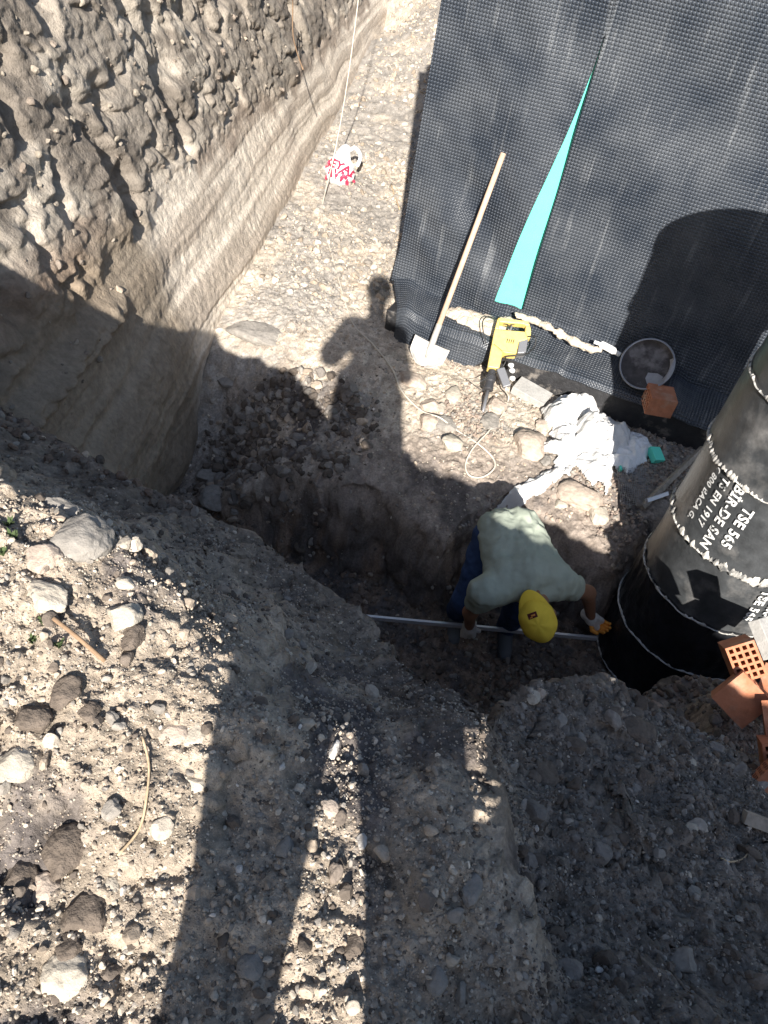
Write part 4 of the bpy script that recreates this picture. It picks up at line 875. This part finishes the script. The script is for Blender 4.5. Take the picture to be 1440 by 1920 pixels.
def brick(P, a3, b3, dims, label, nx=4, ny=5, grp=True):
    """P centre; a3, b3: in-plane directions (photo right / up) of the open face"""
    ux = unit(a3); nz = unit(np.cross(ux, b3)); uy = np.cross(nz, ux); V, Fs = hollow(*dims, nx, ny)
    o = py_mesh('hollow_brick', V, Fs, M['brick']); R = Matrix((tuple(ux), tuple(uy), tuple(nz))).transposed(); o.matrix_world = Matrix.Translation([float(v) for v in P]) @ R.to_4x4()
    return tag(o, label, 'brick', 'loose bricks at the foot of the column' if grp else None)
IR = lambda x, y, z: ROT @ np.array([x, y, z])            # camera-relative directions, only to read orientations off the photograph
Pb = CAM+ray(1236, 751)*(((W(0, .40, 0)-CAM) @ WN)/(ray(1236, 751) @ WN))
brick(Pb, IR(-.1, -.69, .71), IR(-.14, -.71, -.69), (.165, .125, .165), 'single red brick lying alone on the draped strip below the round pan', 4, 5, False)
def DP(px, py, D): return CAM+ray(px, py)*D
def view_axes(px, py):                     # right, up and towards-the-viewer at that sight line
    f = -ray(px, py); r = IR(1, 0, 0); r = unit(r-f*(r @ f)); return r, np.cross(f, r), f
def vbrick(px, py, D, a3, b3, dims, label, nx=4, ny=5):
    r, u_, f = view_axes(px, py); c = lambda v: r*v[0]+u_*v[1]+f*v[2]; return brick(CAM+ray(px, py)*D, c(a3), c(b3), dims, label, nx, ny)
vbrick(1391, 1234, 3.32, (.95, .30, -.12), (-.37, .93, .22), (.108, .138, .17), 'brick with its twenty square openings facing up at the top of the brick heap')
vbrick(1391, 1308, 3.26, (.02, -.22, .97), (.62, -.78, -.16), (.10, .150, .150), 'tilted brick showing one broad smooth face below the open-faced brick')
vbrick(1450, 1226, 3.66, (.7, -.5, .3), (.5, .8, .2), (.15, .12, .15), 'brick half hidden behind the open-faced brick at the picture edge')
vbrick(1462, 1296, 3.50, (.1, .3, .9), (.85, -.3, .1), (.12, .15, .15), 'brick leaning behind the tilted smooth brick at the picture edge')
vbrick(1458, 1358, 3.22, (.05, .1, 1), (1, .0, -.1), (.12, .09, .155), 'upright brick with a plain side between the smooth and the lower open brick')
vbrick(1460, 1424, 3.12, (1, .0, -.1), (0, .97, .2), (.108, .138, .17), 'lower open-faced brick cut by the right picture edge')
vbrick(1456, 1474, 2.98, (.1, -.2, .95), (.7, .6, .05), (.12, .13, .13), 'lowest brick of the heap at the right picture edge', 4, 5)
chunk('concrete_slab', DP(1436, 1196, 3.5), (.09, .16, .05), (.5, .3, .7), 'concrete', 'broken grey concrete piece above the brick heap', 'concrete')
# timber and sticks
def stick(name, pts, r, mt, label, cat, sq=False, n=8):
    mb = MB(); mb.tube(spline(pts, 5), r, 4 if sq else n); return tag(mb.build(name, M[mt], smooth=not sq), label, cat)
a, b = hit(1200, 958)+[0, 0, .03], hit(1284, 880)+[0, 0, .07]; stick('timber_slat', [a, (a+b)/2, b+(b-a)*.3], .020, 'plank', 'long weathered grey slat lying behind the black column', 'timber', True)
a, b = hit(1206, 950)+[0, 0, .05], hit(1246, 934)+[0, 0, .04]; stick('timber_slat', [a, (a+b)/2, b], .016, 'alu', 'short pale slat crossing the lower end of the weathered slat', 'timber', True)
a = hit(1388, 1537)+[0, 0, .02]; b = hit(1438, 1556)+[0, 0, .02]; stick('timber_slat', [a, (a+b)/2, b+(b-a)*1.2], .021, 'plank', 'stub of old grey timber on the spoil pile at the right picture edge', 'timber', True)
a, b = hit(103, 1172)+[0, 0, .02], hit(198, 1247)+[0, 0, .012]; stick('stick', [a, (a+b)/2+[0, 0, .004], b], .0042, 'root', 'straight brown stick on the sunlit gravel left of the leg shadow', 'stick')
stick('dry_stalk', [hit(x, y)+[0, 0, .012] for x, y in ((268, 1388), (280, 1440), (276, 1500), (262, 1560), (222, 1610))], .0022, 'straw', 'long bent straw stalk on the gravel left of the leg shadow', 'stalk')
stick('dry_stalk', [hit(x, y)+[0, 0, .01] for x, y in ((1348, 1612), (1365, 1619), (1388, 1614), (1398, 1604))], .0018, 'straw', 'thin curled stalk low on the spoil pile', 'stalk')
stick('root', [at(555, 82, .0)*0+CAM+ray(x, y)*d_ for x, y, d_ in ((549, 0, 8.2), (549, 60, 7.9), (556, 95, 7.6), (568, 130, 7.3))], .006, 'root', 'thin root hanging from the top of the cut slope', 'root')
stick('dry_stalk', [gp(733, 348), gp(740, 370), gp(749, 395)], .007, 'straw', 'short twig on the floor between carrier bag and wall', 'stalk')
for k, (x, y) in enumerate(((15, 985), (25, 1010), (8, 1040), (80, 1170), (110, 1212), (60, 1205))):
    c = hit(x, y); mb = MB()
    for q in range(14):
        a_ = rng.uniform(0, 6.28); l = rng.uniform(.006, .018); p0 = c+np.array([rng.normal()*.003, rng.normal()*.003, 0]); p1 = p0+np.array([math.cos(a_)*l*.7, math.sin(a_)*l*.7, l]); s = np.array([-math.sin(a_), math.cos(a_), 0])*.0022
        mb.add([p0-s, p0+s, (p0+p1)/2+s*1.3+[0, 0, .004], (p0+p1)/2-s*1.3+[0, 0, .004], p1], [(0, 1, 2, 3), (3, 2, 4)])
    tag(mb.build('weed', M['grass']), ['tiny green weed at the left edge beside the far shaded rim', 'small green weed just right of the edge weed', 'green weed tuft left of the brown stone wedge', 'green weed left of the brown stick end', 'low green weed under the brown stick', 'faint green weed in the gravel below the flat pale stone'][k], 'weed')
# plastic netting under the slats
c = hit(1185, 915)+[0, 0, .02]; ex = unit(hit(1215, 900)-hit(1165, 900)); ey = unit(hit(1180, 880)-hit(1190, 950)); mb = MB()
for i in range(15):
    s = (i-7)*.014; l = .15+.03*math.sin(i*2.1)
    mb.tube([c+ex*s+ey*t*l+np.array([0, 0, .008*math.sin(9*t+i*.5)]) for t in np.linspace(-1, 1, 9)], .0013, 4)
for i in range(23):
    s = (i-11)*.014; l = .10+.01*math.sin(i)
    mb.tube([c+ey*s+ex*t*l+np.array([0, 0, .008*math.sin(5*t+i*.4)]) for t in np.linspace(-1, 1, 7)], .0013, 4)
tag(mb.build('plastic_netting', M['grey_metal']), 'scrap of fine grey netting on the pebbles below the green foam pieces', 'netting')
# measuring straightedge
rA = at(677, 1156, -.50); rB = at(1118, 1197, -.50); rd = unit(rB-rA); mb = MB()
Rr_ = np.stack([rd, unit(np.cross([0, 0, 1], rd)), [0, 0, 1]], 1); mb.box((rA+rB)/2, (np.linalg.norm(rB-rA), .016, .028), Rr_)
tag(mb.build('straightedge', M['alu'], bevel=.002), 'long thin aluminium straightedge lying across the trench under the worker', 'straightedge')

# ================================================================== WORKER BENDING IN THE TRENCH
IR = lambda x, y, z: ROT @ np.array([x, y, z])
fx_ = float(at(950, 1120, -.6)[0])
hipL, hipR = np.array([.57, 2.87, .10]), np.array([.74, 2.85, .10])   # photo left / right
kneL, kneR = np.array([.52, 2.70, -.24]), np.array([.80, 2.72, -.22])
ankL, ankR = np.array([.53, 2.92, -.58]), np.array([.83, 2.88, -.58])
chest = np.array([.75, 2.62, .11]); neck = np.array([.81, 2.52, .07]); headc = at(1008, 1160, .06)
shL, shR = at(912, 1108, .10), at(1050, 1092, .12)
elL, elR = at(882, 1148, -.17), at(1102, 1112, -.10)
wrL, wrR = at(880, 1176, -.42), at(1108, 1158, -.40)
hdL, hdR = at(879, 1188, -.48), at(1124, 1171, -.44)
wk = empty('person', (float((ankL[0]+ankR[0])/2), 2.95, -.64), 'worker in grey green t-shirt, blue jeans and yellow cap bending down in the trench', 'person')
pv = np.array([.665, 2.86, .12])
body = [('C', pv-[.08, 0, 0], pv+[.08, 0, 0], .10, .10), ('C', pv, chest, .11, .12), ('C', chest, neck, .11, .06), ('C', neck, headc-(headc-neck)*.25, .055, .055),
        ('C', shL, elL, .048, .038), ('C', elL, wrL, .038, .026), ('C', shR, elR, .048, .040), ('C', elR, wrR, .040, .026), ('C', chest, shL, .09, .055), ('C', chest, shR, .09, .055),
        ('C', hipL, kneL, .08, .055), ('C', kneL, ankL, .055, .038), ('C', hipR, kneR, .08, .055), ('C', kneR, ankR, .055, .038)]
# head: crown towards the viewer, face turned down to the ground in front
hu = unit(unit(CAM-headc)*.9+unit(headc-neck)*.35); hf = -unit(IR(-.33, .93, 0)); hf = unit(hf-hu*(hf @ hu)); hr = np.cross(hu, hf)
HR = np.stack([hr, hf, hu], 1)
body += [('E', headc, (.074, .095, .10), HR), ('E', headc+hf*.03-hu*.06, (.058, .07, .055), HR), ('C', headc+hf*.095-hu*.02, headc+hf*.112-hu*.042, .010, .014),
         ('E', headc+hr*.080-hu*.015, (.012, .020, .032), HR), ('E', headc-hr*.080-hu*.015, (.012, .020, .032), HR), ('C', headc+hf*.088-hu*.068-hr*.018, headc+hf*.088-hu*.068+hr*.018, .008, .008),
         ('E', headc+hf*.084-hu*.004+hr*.03, (.014, .010, .009), HR), ('E', headc+hf*.084-hu*.004-hr*.03, (.014, .010, .009), HR)]
keep(blob('body', body, M['skin'], res=.008, k=.022), wk)
def cloth(G, k=6, a=.010, s=0): return a*fbm(G[..., 0]*k, G[..., 1]*k*1.0, G[..., 2]*k, 3, 150+s)
bx_ = unit(shR-shL); sp = unit(neck-pv)
shirt = [('C', pv-bx_*.06-sp*.05+[0, 0, .03], chest-bx_*.11, .10, .095), ('C', pv+bx_*.06-sp*.05+[0, 0, .03], chest+bx_*.11, .10, .095), ('C', pv+sp*.03+[0, 0, .02], chest+[0, 0, .02], .105, .12), ('C', chest, neck-sp*.03, .11, .062),
         ('C', chest-bx_*.1, shL, .10, .075), ('C', chest+bx_*.1, shR, .10, .075), ('C', shL, shL+(elL-shL)*.42, .068, .062), ('C', shR, shR+(elR-shR)*.42, .068, .064)]
def tri(t): return np.abs(t-np.floor(t)-.5)*4-1
def folds(G):
    q = (G-chest) @ bx_; r = (G-chest) @ sp
    w1 = fbm(G[..., 0]*5, G[..., 1]*5, G[..., 2]*5, 2, 162); w2 = fbm(G[..., 0]*9, G[..., 1]*9, G[..., 2]*9, 2, 163)
    cre = .0045*tri(q*7-r*3.5*np.sign(q)+1.1*w1)+.0032*tri(q*5+r*9*np.sign(q)+.9*w2)+.0022*tri(q*17+r*6+1.4*w1)
    return cre*(.55+.6*np.clip(np.abs(r-.05)*4, 0, 1)) -.007*np.abs(fbm(q*13+3*r, r*4.2, G[..., 2]*4, 3, 155))*2-.006*np.abs(fbm(q*9-6*r, r*12, G[..., 2]*9, 3, 159))*2+.007*fbm(G[..., 0]*4, G[..., 1]*4, G[..., 2]*4, 2, 156)-.004*np.sin(r*46+q*22+4*fbm(q*4, r*4, 0, 2, 158))*np.clip(np.abs(q)*5-.3, 0, 1)
o = blob('shirt', shirt, M['shirt'], res=.0075, k=.035, warp=folds); keep(o, wk)
jeans = [('C', pv-[.07, 0, .02], pv+[.07, 0, -.02], .108, .108), ('C', hipL, kneL, .098, .072), ('C', kneL, ankL, .070, .062), ('C', hipR, kneR, .098, .072), ('C', kneR, ankR, .070, .062)]
keep(blob('jeans', jeans, M['jeans'], res=.009, k=.03, warp=lambda G: -.010*np.abs(fbm(G[..., 0]*7, G[..., 1]*7, G[..., 2]*14, 3, 157))*2+.004), wk)
for an in (ankL, ankR):
    keep(blob('boot', [('C', an+[0, 0, .03], an-[0, -.02, .03], .052, .050), ('C', an+[0, .03, -.035], an+[0, -.17, -.045], .045, .038), ('E', an+[0, -.06, -.07], (.050, .15, .018))], M['boot'], res=.008, k=.02), wk)
# cap: crown, bill turned to the neck, maroon patch
cc = headc+hu*.018
cap = blob('cap', [('E', cc+hf*.004, (.088, .108, .098), HR)], M['cap'], res=.0055, k=.01, warp=lambda G: .0018*np.cos(6*np.arctan2((G-cc) @ hf, (G-cc) @ hr))+.002*fbm(G[..., 0]*18, G[..., 1]*18, G[..., 2]*18, 2, 159)+np.clip(-.012-((G-cc) @ hu), 0, 1)*2.5)
keep(cap, wk)
V = []; nb_ = 21
for i in range(9):
    t = i/8
    for j in range(nb_):
        a = -1.15+2.3*j/(nb_-1); V.append(cc-hf*((.095+.058*t*math.cos(a)**.6)*math.cos(a))+hr*(.080+.002*t)*math.sin(a)+hu*(.004-.010*t+.012*math.cos(a*1.3)))
o = np_mesh('cap_bill', V, grid_faces(9, nb_), M['cap']); s_ = o.modifiers.new('t', 'SOLIDIFY'); s_.thickness = .004; keep(o, wk)
def on_mesh(mo, c, ux, uy, nn, w_, h_, off, name, mt, par, nu=8, nv=6):
    bv = BVHTree.FromPolygons([v.co.copy() for v in mo.data.vertices], [tuple(p.vertices) for p in mo.data.polygons]); V = []
    for i in range(nv):
        for j in range(nu):
            p = c+ux*w_*(j/(nu-1)-.5)+uy*h_*(i/(nv-1)-.5); h = bv.ray_cast(Vector(p+nn*.3), Vector(-nn)); V.append((np.array(h[0]) if h[0] is not None else p)+nn*off)
    return keep(np_mesh(name, V, grid_faces(nv, nu), mt, smooth=True), par)
vd = unit(CAM-headc); cx_ = IR(.93, .33, 0); cy_v = IR(-.33, .93, 0); pcx = headc+cx_*(-.018)+cy_v*.022
on_mesh(cap, pcx, cx_, cy_v, vd, .046, .028, .0015, 'cap_patch', M['patch'], wk)
on_mesh(cap, pcx+cx_*.003, cx_, cy_v, vd, .020, .008, .0028, 'cap_emblem', M['orange'], wk)
on_mesh(cap, pcx-cy_v*.008-cx_*.008, cx_, cy_v, vd, .014, .004, .0028, 'cap_emblem', M['orange'], wk)
# gloved hands: knit palm and cuff, orange dipped fingers
def hand(wr, hd, down, sidev, flip, mt_f, nm):
    ax = unit(hd-wr); sv_ = unit(sidev-ax*(sidev @ ax)); nn = np.cross(ax, sv_); palm = [('C', wr-ax*.035, wr+ax*.01, .036, .034), ('C', wr+ax*.01-sv_*.018, wr+ax*.065-sv_*.024, .024, .021), ('C', wr+ax*.01+sv_*.012, wr+ax*.068+sv_*.022, .024, .021)]
    keep(blob('glove', palm, M['glove'], res=.0045, k=.018), wk)
    for i in range(4):
        ln = (.034, .042, .045, .037)[i]; b = wr+ax*.068+sv_*(-.030+.020*i); k1 = b+ax*ln*.8+nn*.008*flip; k2 = k1+unit(ax*.35+nn*flip)*ln*.65; k3 = k2+unit(-ax*.5+nn*flip)*ln*.5
        keep(blob('finger', [('C', b-ax*.012, k1, .0115, .0108), ('C', k1, k2, .0108, .0100), ('C', k2, k3, .0100, .0090)], M[mt_f], res=.004, k=.004), wk)
    b = wr+ax*.022-sv_*.034; k1 = b-sv_*.022+ax*.022+nn*flip*.012; k2 = k1+ax*.022+nn*flip*.022
    keep(blob('thumb', [('C', b+sv_*.01, k1, .0135, .0125), ('C', k1, k2, .0125, .0105)], M[mt_f], res=.004, k=.004), wk)
hand(wrL, hdL+np.array([0, 0, -.03]), None, IR(-1, .1, 0), 1, 'glove', 'l')
hand(wrR, hdR, None, IR(.2, 1, 0), 1, 'orange', 'r')

# ================================================================== PHOTOGRAPHER (out of frame, casts the long shadow)
pg = empty('person', (.06, -.34, 1.5), 'photographer in dark clothes standing on the near bank behind the phone, casting the long shadow', 'person')
o_ = np.array([.06, -.34, 1.5]); H = lambda x, y, z: o_+np.array([x, y, z])
prims = [('C', H(-.09, 0, 1.0), H(.09, 0, 1.0), .12, .12), ('C', H(0, 0, 1.0), H(0, .02, 1.3), .13, .15), ('C', H(-.14, .02, 1.36), H(.14, .02, 1.36), .075, .075), ('C', H(0, .02, 1.36), H(0, .04, 1.55), .06, .055)]
keep(blob('body', [('C', H(0, .02, 1.3), H(0, .04, 1.56), .06, .055), ('E', H(-.015, .06, 1.66), (.090, .105, .12)), ('C', H(0, .15, 1.64), H(0, .165, 1.62), .01, .013), ('C', H(-.26, .0, 1.16), H(-.10, .20, 1.25), .04, .03), ('C', H(.22, -.02, 1.12), H(.12, .20, 1.25), .04, .03),
      ('C', H(0, 0, .8), H(0, .02, 1.3), .1, .1), ('C', H(-.115, 0, .05), H(-.10, 0, .92), .04, .07), ('C', H(.24, 0, .05), H(.13, 0, .92), .045, .07), ('E', H(.08, .06, 1.655), (.012, .022, .03)), ('E', H(-.08, .06, 1.655), (.012, .022, .03))]
      +[('C', H(sx*(.10-.0*i), .20, 1.25), H(sx*(.085), .27, 1.27+.02*i), .016, .010) for sx in (-1, 1) for i in range(4)], M['skin'], res=.012, k=.02), pg)
keep(blob('hair', [('E', H(-.015, .035, 1.70), (.100, .112, .11))], M['hair'], res=.012, k=.01, warp=lambda G: np.clip((G[..., 1]-o_[1]-.10)*.8, 0, 1)), pg)
keep(blob('jacket', prims+[('C', H(-.17, .02, 1.36), H(-.27, .0, 1.16), .085, .08), ('C', H(.17, .02, 1.36), H(.23, -.02, 1.12), .065, .055), ('C', H(-.27, .0, 1.16), H(-.12, .17, 1.22), .07, .05), ('C', H(.23, -.02, 1.12), H(.14, .17, 1.22), .05, .04)], M['denim2'], res=.014, k=.04, warp=lambda G: .008*fbm(G[..., 0]*6, G[..., 1]*6, G[..., 2]*6, 2, 160)), pg)
keep(blob('trousers', [('C', H(-.01, 0, .88), H(-.07, 0, .45), .075, .04), ('C', H(.03, 0, .88), H(.16, 0, .45), .075, .04), ('C', H(-.10, 0, .92), H(-.115, .0, .12), .115, .066), ('C', H(.13, 0, .92), H(.24, .0, .12), .115, .085), ('C', H(-.09, 0, .98), H(.09, 0, .98), .115, .115)], M['denim2'], res=.014, k=.015, warp=lambda G: .008*fbm(G[..., 0]*6, G[..., 1]*6, G[..., 2]*6, 2, 161)), pg)
for s in (-.115, .24): keep(blob('shoe', [('C', H(s, -.03, .05), H(s, .12, .04), .05, .04)], M['boot'], res=.01, k=.02), pg)
mb = MB(); mb.box((0, 0, 0), (.075, .008, .155), ROT @ np.array([[1, 0, 0], [0, 0, 1.], [0, 1, 0]]).T)
ph = mb.build('phone', M['black'], bevel=.003); ph.location = [float(v) for v in (CAM-ROT @ np.array([0, 0, -1.])*.03-ROT @ np.array([0, .04, 0]))]
tag(ph, 'black phone held by the photographer', 'phone')
